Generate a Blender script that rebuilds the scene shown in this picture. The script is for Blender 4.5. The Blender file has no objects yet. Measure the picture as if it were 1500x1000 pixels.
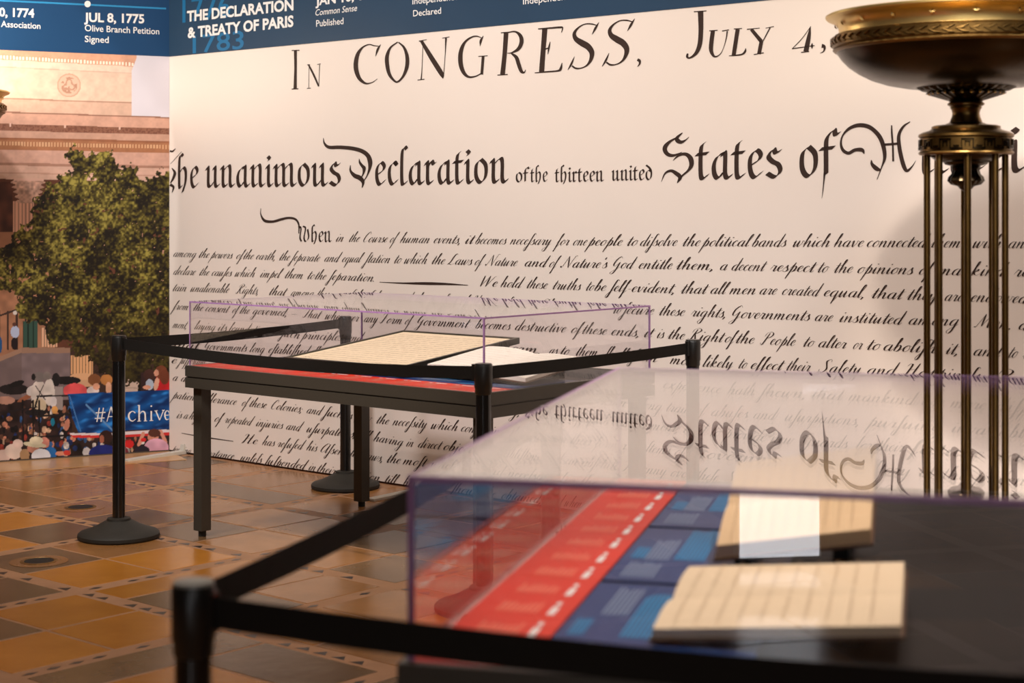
import bpy, bmesh, math, random
import numpy as np
from mathutils import Vector, Matrix
random.seed(7); RNG = np.random.RandomState(11)
C = bpy.context.scene.collection
SC = bpy.context.scene
PI = math.pi

# ------------------------------------------------------------------ camera
F = 2478.0; HZ = 306.0; CH = 1.6           # focal length in px (1500 wide), horizon row, eye height
cam = bpy.data.cameras.new('camera'); co = bpy.data.objects.new('camera', cam); C.objects.link(co)
co.location = (0, 0, CH); co.rotation_euler = (PI/2, 0, 0)
cam.sensor_width = 36; cam.lens = F/1500*36; cam.shift_y = -(500-HZ)/1500.0
cam.clip_start = 0.05; cam.clip_end = 100
cam.dof.use_dof = True; cam.dof.focus_distance = 8.8; cam.dof.aperture_fstop = 3.2
SC.camera = co
SC.view_settings.view_transform = 'Standard'; SC.view_settings.look = 'None'
SC.view_settings.exposure = 0.0; SC.view_settings.gamma = 1.0
SC.view_settings.use_curve_mapping = False
SC.cycles.transparent_max_bounces = 40; SC.cycles.max_bounces = 10
SC.cycles.caustics_reflective = False; SC.cycles.caustics_refractive = False
# ------------------------------------------------------------------ world and lights
w = bpy.data.worlds.new('room_air'); SC.world = w; w.use_nodes = True
w.node_tree.nodes['Background'].inputs[0].default_value = (1.0, .80, .62, 1)
w.node_tree.nodes['Background'].inputs[1].default_value = 0.05

def aim(o, tgt):
    d = Vector(tgt)-o.location; o.rotation_euler = d.to_track_quat('-Z', 'Y').to_euler()
def spot(name, loc, tgt, power, col, size=60, blend=.6, rad=.08):
    l = bpy.data.lights.new(name, 'SPOT'); l.energy = power; l.color = col
    l.spot_size = math.radians(size); l.spot_blend = blend; l.shadow_soft_size = rad
    o = bpy.data.objects.new(name, l); C.objects.link(o); o.location = loc; aim(o, tgt); return o
def area(name, loc, tgt, power, col, sx, sy):
    l = bpy.data.lights.new(name, 'AREA'); l.energy = power; l.color = col; l.shape = 'RECTANGLE'
    l.size = sx; l.size_y = sy
    o = bpy.data.objects.new(name, l); C.objects.link(o); o.location = loc; aim(o, tgt); return o
WARM = (1.0, .84, .70); WARM2 = (1.0, .86, .74); COOL = (1.0, .95, .92); WALLC = (1.0, .955, .94)
spot('wall_wash_lamp', (-3.2, 5.6, 4.9), (-1.1, 10.0, 1.2), 590, WALLC, 78, 1.0, .35)
spot('wall_wash_lamp', (-1.6, 4.2, 4.9), (.2, 9.0, 1.5), 370, WALLC, 72, 1.0, .35)
spot('wall_wash_lamp', (.6, 2.2, 4.7), (3.3, 6.4, .9), 750, WALLC, 70, 1.0, .6)
spot('wall_wash_lamp', (4.0, 3.6, 4.9), (3.1, 6.6, .9), 430, WALLC, 70, 1.0, .5)
spot('torchiere_rim_fill', (.1, 2.6, 4.4), (1.5, 5.7, 2.26), 850, WARM2, 17, .6, .2)  # added spot, no fixture: brightens the brass rim and frieze
spot('mural_lamp', (-2.7, 7.0, 4.9), (-3.2, 10.7, 1.2), 330, WALLC, 62, 1.0, .12)
spot('mural_accent_lamp', (-4.3, 9.1, 4.1), (-3.72, 10.45, 2.93), 120, COOL, 37, .12, .01)
spot('case_lamp', (1.9, 3.6, 4.9), (.45, 3.3, .85), 640, WARM2, 20, .8, .06)
spot('case_lamp', (1.6, 5.6, 4.9), (.35, 4.5, .85), 430, WARM2, 22, .8, .06)
spot('case_lamp', (-1.6, 5.2, 4.9), (-.5, 8.0, .85), 420, WARM2, 26, .8, .06)
area('overhead_fill', (-.8, 6.0, 5.0), (-.8, 6.0, 0), 175, WARM, 7, 7)  # added warm fill under the ceiling, lifts floor and room
area('rear_fill', (1.2, -6.5, 3.3), (.8, 6, 2.6), 60, COOL, 5, 2)  # added fill behind the viewer: rim reflections and front light

# ------------------------------------------------------------------ materials
def srgb(r, g, b):
    f = lambda c: (c/255/12.92) if c/255 <= .04045 else ((c/255+.055)/1.055)**2.4
    return (f(r), f(g), f(b), 1)
def mat(name, col, rough=.5, metal=0.0, spec=.5, noise=0, nscale=20, bump=0, bscale=60, coat=0, sheen=0):
    m = bpy.data.materials.new(name); m.use_nodes = True; nt = m.node_tree; b = nt.nodes['Principled BSDF']
    if len(col) == 3: col = (*col, 1)
    b.inputs['Base Color'].default_value = col; b.inputs['Roughness'].default_value = rough
    b.inputs['Metallic'].default_value = metal; b.inputs['Specular IOR Level'].default_value = spec
    b.inputs['Coat Weight'].default_value = coat; b.inputs['Sheen Weight'].default_value = sheen
    tc = nt.nodes.new('ShaderNodeTexCoord')
    n = nt.nodes.new('ShaderNodeTexNoise'); n.inputs['Scale'].default_value = nscale; n.inputs['Detail'].default_value = 6
    nt.links.new(tc.outputs['Object'], n.inputs['Vector'])
    if noise:
        mx = nt.nodes.new('ShaderNodeMixRGB'); mx.inputs[1].default_value = tuple(c*(1-noise) for c in col[:3])+(1,)
        mx.inputs[2].default_value = tuple(min(1, c*(1+noise)) for c in col[:3])+(1,)
        nt.links.new(n.outputs['Fac'], mx.inputs[0]); nt.links.new(mx.outputs[0], b.inputs['Base Color'])
    if bump:
        n2 = nt.nodes.new('ShaderNodeTexNoise'); n2.inputs['Scale'].default_value = bscale; n2.inputs['Detail'].default_value = 4
        nt.links.new(tc.outputs['Object'], n2.inputs['Vector'])
        bp = nt.nodes.new('ShaderNodeBump'); bp.inputs['Strength'].default_value = bump; bp.inputs['Distance'].default_value = .01
        nt.links.new(n2.outputs['Fac'], bp.inputs['Height']); nt.links.new(bp.outputs[0], b.inputs['Normal'])
    return m
M = {}
M['paper_wall'] = mat('printed_vinyl_paper', (.90, .795, .712), .55, spec=.25, noise=.03, nscale=1.3, bump=.02, bscale=300)
M['ink'] = mat('brown_black_ink', (.045, .026, .02), .6, spec=.2, noise=.3, nscale=30)
M['band_left'] = mat('blue_print_band', srgb(22, 66, 108), .45, spec=.3, noise=.12, nscale=2)
M['band_right'] = mat('slate_blue_print_band', srgb(42, 68, 94), .45, spec=.3, noise=.12, nscale=2)
M['cyan'] = mat('cyan_print', srgb(38, 140, 196), .5)
M['cyan_dark'] = mat('dim_cyan_print', srgb(28, 110, 160), .5)
M['white_print'] = mat('white_print', (.9, .88, .86), .5)
M['plaster'] = mat('warm_plaster', (.10, .075, .055), .8, noise=.05)
M['ceiling'] = mat('ceiling_plaster', (.22, .17, .13), .9, noise=.05)
M['dark_frame'] = mat('bronze_grey_powder_coat', (.058, .050, .038), .42, spec=.5, noise=.1, nscale=80, bump=.05, bscale=500)
M['table_black'] = mat('black_table_laminate', (.007, .007, .007), .5, spec=.2, noise=.15)
M['post_black'] = mat('glossy_black_post', (.008, .008, .008), .16, spec=.6, noise=.1)
M['base_black'] = mat('black_rubber_base', (.024, .021, .016), .6, spec=.4, noise=.2, nscale=60, bump=.1, bscale=300)
M['plastic'] = mat('black_plastic_head', (.014, .013, .012), .33, spec=.5, noise=.1)
M['belt'] = mat('black_webbing', (.013, .011, .009), .75, spec=.2, noise=.2, nscale=200, bump=.1, bscale=600)
M['cap'] = mat('grey_post_cap', (.34, .34, .31), .3, spec=.6, noise=.1)
M['bronze'] = mat('aged_bronze', (.20, .115, .035), .34, metal=1, noise=.35, nscale=14, bump=.05, bscale=90)
M['bronze_dark'] = mat('dark_patinated_bronze', (.045, .032, .018), .26, metal=1, noise=.35, nscale=9, bump=.03, bscale=60)
M['brass'] = mat('polished_brass', (.90, .66, .26), .34, metal=1, noise=.06, nscale=12)
M['red'] = mat('red_graphic', srgb(224, 50, 24), .45, noise=.05)
M['red_light'] = mat('pale_red_print', srgb(240, 130, 105), .5)
M['blue'] = mat('blue_graphic', srgb(12, 56, 116), .4, noise=.08)
M['grey_print'] = mat('grey_blue_print', srgb(130, 150, 180), .5)
M['page'] = mat('cream_page', (.86, .72, .50), .65, spec=.2, noise=.05, nscale=6)
M['page2'] = mat('aged_tan_page', (.80, .60, .36), .65, spec=.2, noise=.10, nscale=7)
M['page_white'] = mat('white_page', (.90, .85, .74), .65, spec=.2, noise=.03)
M['page_edge'] = mat('page_block_edge', (.62, .52, .38), .8, noise=.2, nscale=120)
M['leather'] = mat('brown_leather_cover', (.10, .05, .025), .5, noise=.2)
M['frame_dark'] = mat('dark_olive_frame', (.035, .033, .022), .4, noise=.1)
M['faint_ink'] = mat('faded_brown_ink', (.42, .30, .18), .7, noise=.2)
M['sepia_ink'] = mat('sepia_ink', (.22, .14, .07), .7, noise=.2)
M['purple'] = mat('purple_tinted_acrylic_edge', (.44, .23, .50), .3, spec=.5, noise=.35, nscale=25)
M['foot_white'] = mat('white_steel_foot', (.62, .58, .50), .4, noise=.05)
M['grout'] = mat('tan_grout', (.38, .195, .10), .55, noise=.25, nscale=8, bump=.1)
M['drain'] = mat('dark_drain_grille', (.02, .02, .02), .5, metal=.5, noise=.2, nscale=200)
M['brass_dull'] = mat('dull_brass_ring', (.45, .27, .10), .4, metal=1, noise=.3)
M['lit_stone_border'] = mat('mural_lit_tan_stone', (.55, .31, .14), .26, spec=.6, noise=.2, nscale=5, bump=.03, bscale=20)  # stone tan with the mural lamps' spill on the floor painted in
M['white_box'] = mat('white_painted_plinth', (.85, .86, .88), .5)
M['cloth_dark'] = mat('charcoal_cloth', (.02, .022, .028), .9, noise=.3, nscale=80)
M['skin'] = mat('skin', (.50, .28, .19), .6, noise=.05)
M['denim'] = mat('dark_denim', (.025, .035, .055), .85, noise=.4, nscale=60)
M['shoe'] = mat('blue_grey_shoe', (.10, .15, .22), .5)
M['hair'] = mat('brown_hair', (.05, .03, .02), .6)
def tile_mat(name, col, col2, rough=.16):
    m = bpy.data.materials.new(name); m.use_nodes = True; nt = m.node_tree; b = nt.nodes['Principled BSDF']
    g = nt.nodes.new('ShaderNodeNewGeometry'); oi = nt.nodes.new('ShaderNodeObjectInfo')
    n = nt.nodes.new('ShaderNodeTexNoise'); n.inputs['Scale'].default_value = 3.2; n.inputs['Detail'].default_value = 8; n.inputs['Roughness'].default_value = .65
    nt.links.new(g.outputs['Position'], n.inputs['Vector'])
    r = nt.nodes.new('ShaderNodeValToRGB'); r.color_ramp.elements[0].position = .3; r.color_ramp.elements[1].position = .72
    r.color_ramp.elements[0].color = (*col, 1); r.color_ramp.elements[1].color = (*col2, 1)
    nt.links.new(n.outputs['Fac'], r.inputs[0])
    mp = nt.nodes.new('ShaderNodeMapRange'); mp.inputs['To Min'].default_value = .8; mp.inputs['To Max'].default_value = 1.2
    nt.links.new(oi.outputs['Random'], mp.inputs['Value'])
    v = nt.nodes.new('ShaderNodeHueSaturation'); nt.links.new(mp.outputs[0], v.inputs['Value']); nt.links.new(r.outputs[0], v.inputs['Color'])
    nt.links.new(v.outputs[0], b.inputs['Base Color'])
    n2 = nt.nodes.new('ShaderNodeTexNoise'); n2.inputs['Scale'].default_value = 9; n2.inputs['Detail'].default_value = 3
    nt.links.new(g.outputs['Position'], n2.inputs['Vector'])
    bp = nt.nodes.new('ShaderNodeBump'); bp.inputs['Strength'].default_value = .10; bp.inputs['Distance'].default_value = .01
    nt.links.new(n2.outputs['Fac'], bp.inputs['Height']); nt.links.new(bp.outputs[0], b.inputs['Normal'])
    b.inputs['Roughness'].default_value = rough; b.inputs['Specular IOR Level'].default_value = .55
    return m
M['tile_orange'] = tile_mat('amber_glazed_tile', (.42, .155, .014), (.55, .215, .026), .22)
M['tile_brown'] = tile_mat('brown_glazed_tile', (.13, .07, .03), (.21, .115, .05), .24)
M['tile_mid'] = tile_mat('russet_glazed_tile', (.27, .12, .035), (.38, .17, .055), .22)
M['mosaic'] = mat('dark_mosaic_inset', (.045, .032, .026), .3, noise=.3, nscale=10)

def acrylic():
    m = bpy.data.materials.new('clear_acrylic'); m.use_nodes = True; nt = m.node_tree
    nt.nodes.remove(nt.nodes['Principled BSDF']); out = nt.nodes['Material Output']
    geo = nt.nodes.new('ShaderNodeNewGeometry')
    mr = nt.nodes.new('ShaderNodeMapRange'); mr.inputs['To Min'].default_value = 1.49; mr.inputs['To Max'].default_value = 1/1.49
    nt.links.new(geo.outputs['Backfacing'], mr.inputs['Value'])
    fr = nt.nodes.new('ShaderNodeFresnel'); nt.links.new(mr.outputs[0], fr.inputs['IOR'])
    tr = nt.nodes.new('ShaderNodeBsdfTransparent'); tr.inputs[0].default_value = (.985, .975, .985, 1)
    gl = nt.nodes.new('ShaderNodeBsdfGlossy'); gl.inputs['Roughness'].default_value = .0; gl.inputs[0].default_value = (1, 1, 1, 1)
    mx = nt.nodes.new('ShaderNodeMixShader'); nt.links.new(fr.outputs[0], mx.inputs[0])
    nt.links.new(tr.outputs[0], mx.inputs[1]); nt.links.new(gl.outputs[0], mx.inputs[2]); nt.links.new(mx.outputs[0], out.inputs[0])
    return m
M['acrylic'] = acrylic()
def vcol_mat():
    m = bpy.data.materials.new('photographic_mural_print'); m.use_nodes = True; nt = m.node_tree; b = nt.nodes['Principled BSDF']
    a = nt.nodes.new('ShaderNodeVertexColor'); a.layer_name = 'print'
    nt.links.new(a.outputs[0], b.inputs['Base Color']); b.inputs['Roughness'].default_value = .5; b.inputs['Specular IOR Level'].default_value = .3
    return m
M['mural'] = vcol_mat()

# ------------------------------------------------------------------ mesh helpers
def mk(name, V, Fc, m=None, parent=None, smooth=False, loc=None, rotz=None):
    me = bpy.data.meshes.new(name); me.from_pydata([tuple(v) for v in V], [], Fc); me.update()
    if m is not None: me.materials.append(M[m] if isinstance(m, str) else m)
    if smooth: me.polygons.foreach_set('use_smooth', [True]*len(me.polygons))
    o = bpy.data.objects.new(name, me); C.objects.link(o)
    if parent: o.parent = parent
    if loc is not None: o.location = loc
    if rotz is not None: o.rotation_euler = (0, 0, rotz)
    return o
def tag(o, label=None, cat=None, group=None, kind=None):
    if label: o['label'] = label
    if cat: o['category'] = cat
    if group: o['group'] = group
    if kind: o['kind'] = kind
    return o
def empty(name, loc, rotz=0):
    o = bpy.data.objects.new(name, None); C.objects.link(o); o.location = loc; o.rotation_euler = (0, 0, rotz)
    o.empty_display_size = .1; return o
class MB:
    def __init__(s): s.V = []; s.F = []
    def add(s, V, Fc):
        n = len(s.V); s.V += [tuple(v) for v in V]; s.F += [tuple(i+n for i in f) for f in Fc]; return s
    def box(s, x0, x1, y0, y1, z0, z1, ch=0):
        if ch:
            c = ch; V = []
            for z, e in ((z0, c), (z0+c, 0), (z1-c, 0), (z1, c)):
                V += [(x0+e, y0+e, z), (x1-e, y0+e, z), (x1-e, y1-e, z), (x0+e, y1-e, z)]
            Fc = [(3, 2, 1, 0), (12, 13, 14, 15)]
            for k in range(3):
                for i in range(4):
                    j = (i+1) % 4; Fc.append((k*4+i, k*4+j, k*4+4+j, k*4+4+i))
            return s.add(V, Fc)
        V = [(x0, y0, z0), (x1, y0, z0), (x1, y1, z0), (x0, y1, z0), (x0, y0, z1), (x1, y0, z1), (x1, y1, z1), (x0, y1, z1)]
        return s.add(V, [(3, 2, 1, 0), (4, 5, 6, 7), (0, 1, 5, 4), (1, 2, 6, 5), (2, 3, 7, 6), (3, 0, 4, 7)])
    def slab(s, q, t):      # q: four top corners (ccw), t thickness downwards
        V = list(q)+[(p[0], p[1], p[2]-t) for p in q]
        return s.add(V, [(0, 1, 2, 3), (7, 6, 5, 4), (4, 5, 1, 0), (5, 6, 2, 1), (6, 7, 3, 2), (7, 4, 0, 3)])
    def lathe(s, prof, n=48, cx=0, cy=0, mod=None):
        V = []; Fc = []
        for k, (r, z) in enumerate(prof):
            for i in range(n):
                a = 2*PI*i/n; rr = r*(mod(k, a) if mod else 1)
                V.append((cx+rr*math.cos(a), cy+rr*math.sin(a), z))
        for k in range(len(prof)-1):
            for i in range(n):
                j = (i+1) % n; Fc.append((k*n+i, k*n+j, k*n+n+j, k*n+n+i))
        if prof[0][0] > 1e-4: Fc.append(tuple(range(n-1, -1, -1)))
        if prof[-1][0] > 1e-4: Fc.append(tuple((len(prof)-1)*n+i for i in range(n)))
        return s.add(V, Fc)
    def build(s, name, m, parent=None, smooth=False, **k):
        return mk(name, s.V, s.F, m, parent, smooth, **k)
def flip_up(o):
    bm = bmesh.new(); bm.from_mesh(o.data); bmesh.ops.recalc_face_normals(bm, faces=bm.faces); bm.to_mesh(o.data); bm.free(); return o
def autosmooth(o, ang=35):
    bm = bmesh.new(); bm.from_mesh(o.data); bmesh.ops.recalc_face_normals(bm, faces=bm.faces)
    for e in bm.edges:
        if len(e.link_faces) == 2 and e.calc_face_angle(0) > math.radians(ang): e.smooth = False
    for f in bm.faces: f.smooth = True
    bm.to_mesh(o.data); bm.free(); return o

# ------------------------------------------------------------------ wall planes
WC = Vector((-2.2625, 11.168)); RD = Vector((.7567, -.6537)); LD = Vector((-.8958, -.4445))
RN = Vector((-.6537, -.7567)); LN = Vector((.4445, -.8958))
def onwall(px, py, D):
    r = (px-750)/F
    u = (r*WC.y-WC.x)/(D.x-r*D.y); Y = WC.y+u*D.y; s = F/Y
    return u, CH-(py-HZ)/s
def wpt(u, z, D, N, off=.002): return (WC.x+u*D.x+N.x*off, WC.y+u*D.y+N.y*off, z)

# ------------------------------------------------------------------ pens
def catmull(P, n=5):
    P = [np.array(p, float) for p in P]
    if len(P) < 3:
        return [P[0]+(P[-1]-P[0])*t for t in np.linspace(0, 1, 3)]
    Q = [2*P[0]-P[1]]+P+[2*P[-1]-P[-2]]; out = []
    for i in range(1, len(Q)-2):
        p0, p1, p2, p3 = Q[i-1:i+3]
        for k in range(n):
            t = k/n
            out.append(.5*((2*p1)+(-p0+p2)*t+(2*p0-5*p1+4*p2-p3)*t*t+(-p0+3*p1-3*p2+p3)*t**3))
    out.append(P[-1]); return out
def strip(L, R, V, Fc):
    n = len(V); k = len(L)
    for a, b in zip(L, R): V.append(a); V.append(b)
    for i in range(k-1): Fc.append((n+2*i, n+2*i+1, n+2*i+3, n+2*i+2))
def pen_width(P, V, Fc, n=5, sub=True):          # explicit widths (x, y, w)
    Q = catmull(P, n) if len(P) > 2 else [np.array(P[0], float), np.array(P[1], float)]
    L = []; R = []
    for i, q in enumerate(Q):
        a = Q[max(0, i-1)][:2]; b = Q[min(len(Q)-1, i+1)][:2]; d = b-a; l = np.hypot(*d) or 1; nx, ny = -d[1]/l, d[0]/l
        wd = max(.4, q[2])/2; L.append((q[0]+nx*wd, q[1]+ny*wd)); R.append((q[0]-nx*wd, q[1]-ny*wd))
    strip(L, R, V, Fc)
def pen_nib(P, V, Fc, ang, wd, mn, n=4):          # broad nib
    Q = catmull(P, n); L = []; R = []; nx, ny = math.cos(ang)*wd/2, math.sin(ang)*wd/2
    for i, q in enumerate(Q):
        a = Q[max(0, i-1)]; b = Q[min(len(Q)-1, i+1)]; d = b-a; l = np.hypot(*d) or 1; px, py = -d[1]/l, d[0]/l
        if px*nx+py*ny < 0: px, py = -px, -py
        L.append((q[0]+nx+px*mn, q[1]+ny+py*mn)); R.append((q[0]-nx-px*mn, q[1]-ny-py*mn))
    strip(L, R, V, Fc)
def pen_point(P, V, Fc, slant, wmax, wmin, n=3):  # pointed pen, swelling on down-strokes
    Q = catmull(P, n); L = []; R = []
    for i, q in enumerate(Q):
        a = Q[max(0, i-1)]; b = Q[min(len(Q)-1, i+1)]; d = b-a; l = np.hypot(*d) or 1
        dn = max(0, -d[1]/l); wd = wmin+(wmax-wmin)*dn**1.6
        if i in (0, len(Q)-1): wd *= .55
        L.append((q[0]-wd/2, q[1])) if abs(d[1]) > .5*abs(d[0]) else L.append((q[0], q[1]+wd/2))
        R.append((q[0]+wd/2, q[1])) if abs(d[1]) > .5*abs(d[0]) else R.append((q[0], q[1]-wd/2))
    strip([(x+y*slant, y) for x, y in L], [(x+y*slant, y) for x, y in R], V, Fc)

arch = lambda x: [(x, .3), (x+.28, .96), (x+.40, .84), (x+.40, .15), (x+.5, 0), (x+.68, .3)]
bowl = [(.56, .86), (.40, 1), (.16, .74), (.12, .26), (.28, 0), (.46, .22), (.58, .8)]
SCR = {
 'a': (.82, [bowl, [(.6, 1), (.56, .15), (.66, 0), (.84, .3)]]),
 'b': (.72, [[(0, .3), (.3, 1.5), (.32, 2.05), (.22, 1.9), (.14, .05)], [(.14, .3), (.36, 1), (.53, .72), (.48, .16), (.34, -.02), (.16, .10)], [(.34, 0), (.74, .45)]]),
 'c': (.55, [[(.46, .8), (.34, 1), (.12, .7), (.12, .25), (.3, 0), (.57, .3)]]),
 'd': (.82, [bowl, [(.66, 2.1), (.56, .15), (.66, 0), (.84, .3)]]),
 'e': (.54, [[(0, .3), (.34, .55), (.42, .85), (.3, 1), (.12, .7), (.12, .25), (.3, 0), (.56, .3)]]),
 'f': (.48, [[(0, .3), (.3, 1.5), (.38, 2.1), (.26, 2.0), (.2, 1.3), (.16, -.8), (.06, -1.1), (.2, -.3), (.5, .3)]]),
 'S': (.42, [[(.52, 1.85), (.4, 2.1), (.26, 1.7), (.18, -.7), (.04, -1.15), (-.08, -.85), (.1, -.2), (.44, .3)]]),
 'g': (.84, [bowl, [(.6, 1), (.54, -.7), (.36, -1.15), (.14, -.85), (.4, -.3), (.86, .3)]]),
 'h': (.84, [[(0, .3), (.3, 1.6), (.32, 2.1), (.2, 1.9), (.16, 0)], arch(.16)]),
 'i': (.42, [[(0, .3), (.18, 1)], [(.18, 1), (.16, .15), (.26, 0), (.44, .3)], [(.22, 1.55), (.21, 1.43)]]),
 'j': (.42, [[(0, .3), (.18, 1)], [(.18, 1), (.14, -.8), (-.04, -1.1), (-.12, -.8), (.44, .3)], [(.22, 1.55), (.21, 1.43)]]),
 'k': (.78, [[(0, .3), (.3, 1.6), (.32, 2.1), (.2, 1.9), (.16, 0)], [(.16, .4), (.44, 1), (.5, .75), (.24, .5), (.5, .05), (.78, .3)]]),
 'l': (.42, [[(0, .3), (.3, 1.4), (.34, 2.0), (.24, 2.0), (.16, 1.4), (.14, .18), (.24, 0), (.44, .3)]]),
 'm': (1.2, [[(.02, .7), (.14, 1)], [(.16, 1), (.14, 0)], [(.14, .3), (.4, .96), (.5, .84), (.48, 0)], [(.48, .3), (.74, .96), (.85, .84), (.85, .15), (.95, 0), (1.22, .3)]]),
 'n': (.84, [[(.02, .7), (.14, 1)], [(.16, 1), (.14, 0)], arch(.14)]),
 'o': (.66, [[(.36, 1), (.14, .66), (.14, .2), (.32, 0), (.54, .34), (.52, .8), (.36, 1), (.68, .82)]]),
 'p': (.74, [[(.06, .4), (.34, 1.5)], [(.34, 1.5), (.12, -1.1)], [(.16, .3), (.42, .98), (.58, .7), (.5, .15), (.34, 0), (.2, .1)], [(.4, 0), (.76, .3)]]),
 'q': (.82, [bowl, [(.6, 1), (.54, -1.1)], [(.54, -.9), (.84, .3)]]),
 'r': (.60, [[(0, .3), (.16, 1.02)], [(.16, 1.02), (.24, .88), (.4, .92), (.36, .15), (.46, 0), (.62, .3)]]),
 's': (.54, [[(0, .3), (.28, 1.08)], [(.28, 1.08), (.30, .74), (.45, .34), (.34, .03), (.10, .06), (.09, .2)], [(.34, .02), (.56, .3)]]),
 't': (.46, [[(0, .3), (.24, 1.2)], [(.26, 1.6), (.2, .18), (.3, 0), (.48, .3)], [(.0, 1.12), (.56, 1.2)]]),
 'u': (.84, [[(0, .3), (.16, 1)], [(.16, 1), (.14, .15), (.26, 0), (.54, 1)], [(.54, 1), (.52, .15), (.62, 0), (.86, .3)]]),
 'v': (.70, [[(.0, .7), (.14, 1), (.2, .4), (.3, 0), (.52, .6), (.5, .98), (.72, .84)]]),
 'w': (1.0, [[(0, .6), (.14, 1)], [(.14, 1), (.14, .15), (.26, 0), (.5, 1)], [(.5, 1), (.5, .15), (.62, 0), (.84, .6), (.8, .98), (1.02, .84)]]),
 'x': (.70, [[(.0, .7), (.16, 1), (.36, .4), (.5, 0), (.7, .3)], [(.56, 1), (.1, 0)]]),
 'y': (.84, [[(0, .6), (.14, 1), (.16, .3), (.28, 0), (.54, 1)], [(.56, 1), (.5, -.7), (.32, -1.15), (.1, -.85), (.4, -.3), (.86, .3)]]),
 'z': (.60, [[(.0, .8), (.2, 1), (.44, .92), (.06, .06), (.34, .04), (.62, .2)]]),
 ',': (.3, [[(.1, .14), (.16, .02), (.06, -.3)]]), '.': (.3, [[(.1, .14), (.1, 0)]]), ';': (.35, [[(.12, .14), (.16, .02), (.06, -.3)], [(.14, .8), (.13, .66)]]),
 '-': (.5, [[(.05, .5), (.45, .52)]]), "'": (.25, [[(.2, 1.9), (.15, 1.5)]]), '_': (.9, [[(.0, .5), (.85, .52)]]),
 'W': (1.5, [[(.2, 2.0), (.3, .0)], [(.3, 0), (.8, 2.0)], [(.8, 2.0), (.86, 0)], [(.86, 0), (1.3, 1.8), (1.45, 1.9)]]),
 'N': (1.3, [[(.0, .3), (.05, 0), (.2, .3), (.4, 2.0)], [(.4, 2.0), (.9, 0)], [(.9, 0), (1.1, 2.0), (1.35, 2.1)]]),
 'L': (1.1, [[(.9, 1.9), (.7, 2.1), (.5, 1.6), (.4, .5), (.15, .05), (.3, .15), (.7, .0), (1.05, .25)]]),
 'G': (1.1, [[(.8, 1.8), (.6, 2.1), (.25, 1.5), (.2, .6), (.45, .4), (.75, 1.0)], [(.8, 1.1), (.7, -.6), (.45, -1.0), (.3, -.7), (1.1, .3)]]),
 'R': (1.2, [[(.5, 1.9), (.3, .1), (.1, .0), (.0, .3)], [(.1, 1.3), (.2, 1.9), (.7, 2.1), (.95, 1.7), (.5, 1.1)], [(.5, 1.1), (.8, .2), (1.0, 0), (1.2, .3)]]),
 'P': (1.1, [[(.5, 1.9), (.3, .1), (.1, .0), (.0, .3)], [(.1, 1.3), (.2, 1.9), (.7, 2.1), (.95, 1.7), (.75, 1.2), (.5, 1.1)]]),
 'H': (1.3, [[(.1, 1.6), (.25, 2.0), (.45, 1.8), (.3, .2), (.1, .0)], [(.3, 1.0), (.9, 1.2)], [(1.0, 2.1), (.85, .2), (1.0, 0), (1.3, .3)]]),
 'M': (1.6, [[(.0, .1), (.15, .1), (.45, 2.0)], [(.45, 2.0), (.6, .2)], [(.6, .2), (1.0, 2.0)], [(1.0, 2.0), (1.15, .2), (1.3, 0), (1.6, .3)]]),
 'F': (1.1, [[(.6, 1.9), (.45, .3), (.2, 0), (.05, .3)], [(.1, 1.6), (.3, 2.05), (.8, 1.9), (1.1, 2.1)], [(.4, 1.0), (.8, 1.1)]]),
 'C': (1.0, [[(.8, 1.6), (.75, 2.0), (.5, 2.0), (.22, 1.3), (.2, .4), (.45, 0), (.95, .4)]]),
 'A': (1.2, [[(.9, 1.7), (.6, 2.0), (.2, 1.2), (.15, .3), (.4, 0), (.75, .6), (.95, 1.7)], [(.98, 1.9), (.9, .2), (1.0, 0), (1.2, .3)]]),
 'T': (1.0, [[(.7, 1.9), (.5, .3), (.25, 0), (.05, .25)], [(.0, 1.5), (.25, 2.0), (.7, 1.9), (1.05, 2.1)]]),
 'Z': (1.1, [[(.9, 1.7), (.75, 2.1), (.4, 1.8), (.6, 1.1), (.75, .5), (.45, 0), (.1, .2), (.1, .5)]]),
 'B': (1.1, [[(.5, 1.9), (.3, .1), (.1, .2)], [(.2, 1.7), (.6, 2.1), (.85, 1.6), (.45, 1.1), (.8, .9), (.75, .2), (.3, 0)]]),
}
def script_natural(txt, slant=.5):
    V = []; Fc = []; x = 0
    for ch in txt:
        if ch == ' ': x += .55; continue
        g = SCR.get(ch)
        if not g: continue
        for st in g[1]: pen_point([(px+x, py) for px, py in st], V, Fc, slant, .155, .045)
        x += g[0]
    return V, Fc, x
bst = lambda x: [(x-.1, .80), (x, .93), (x, .14), (x+.1, 0), (x+.2, .12)]
barch = lambda x: [(x-.35, .72), (x-.1, .98), (x, .86), (x, .14), (x+.1, 0), (x+.2, .12)]
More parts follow.
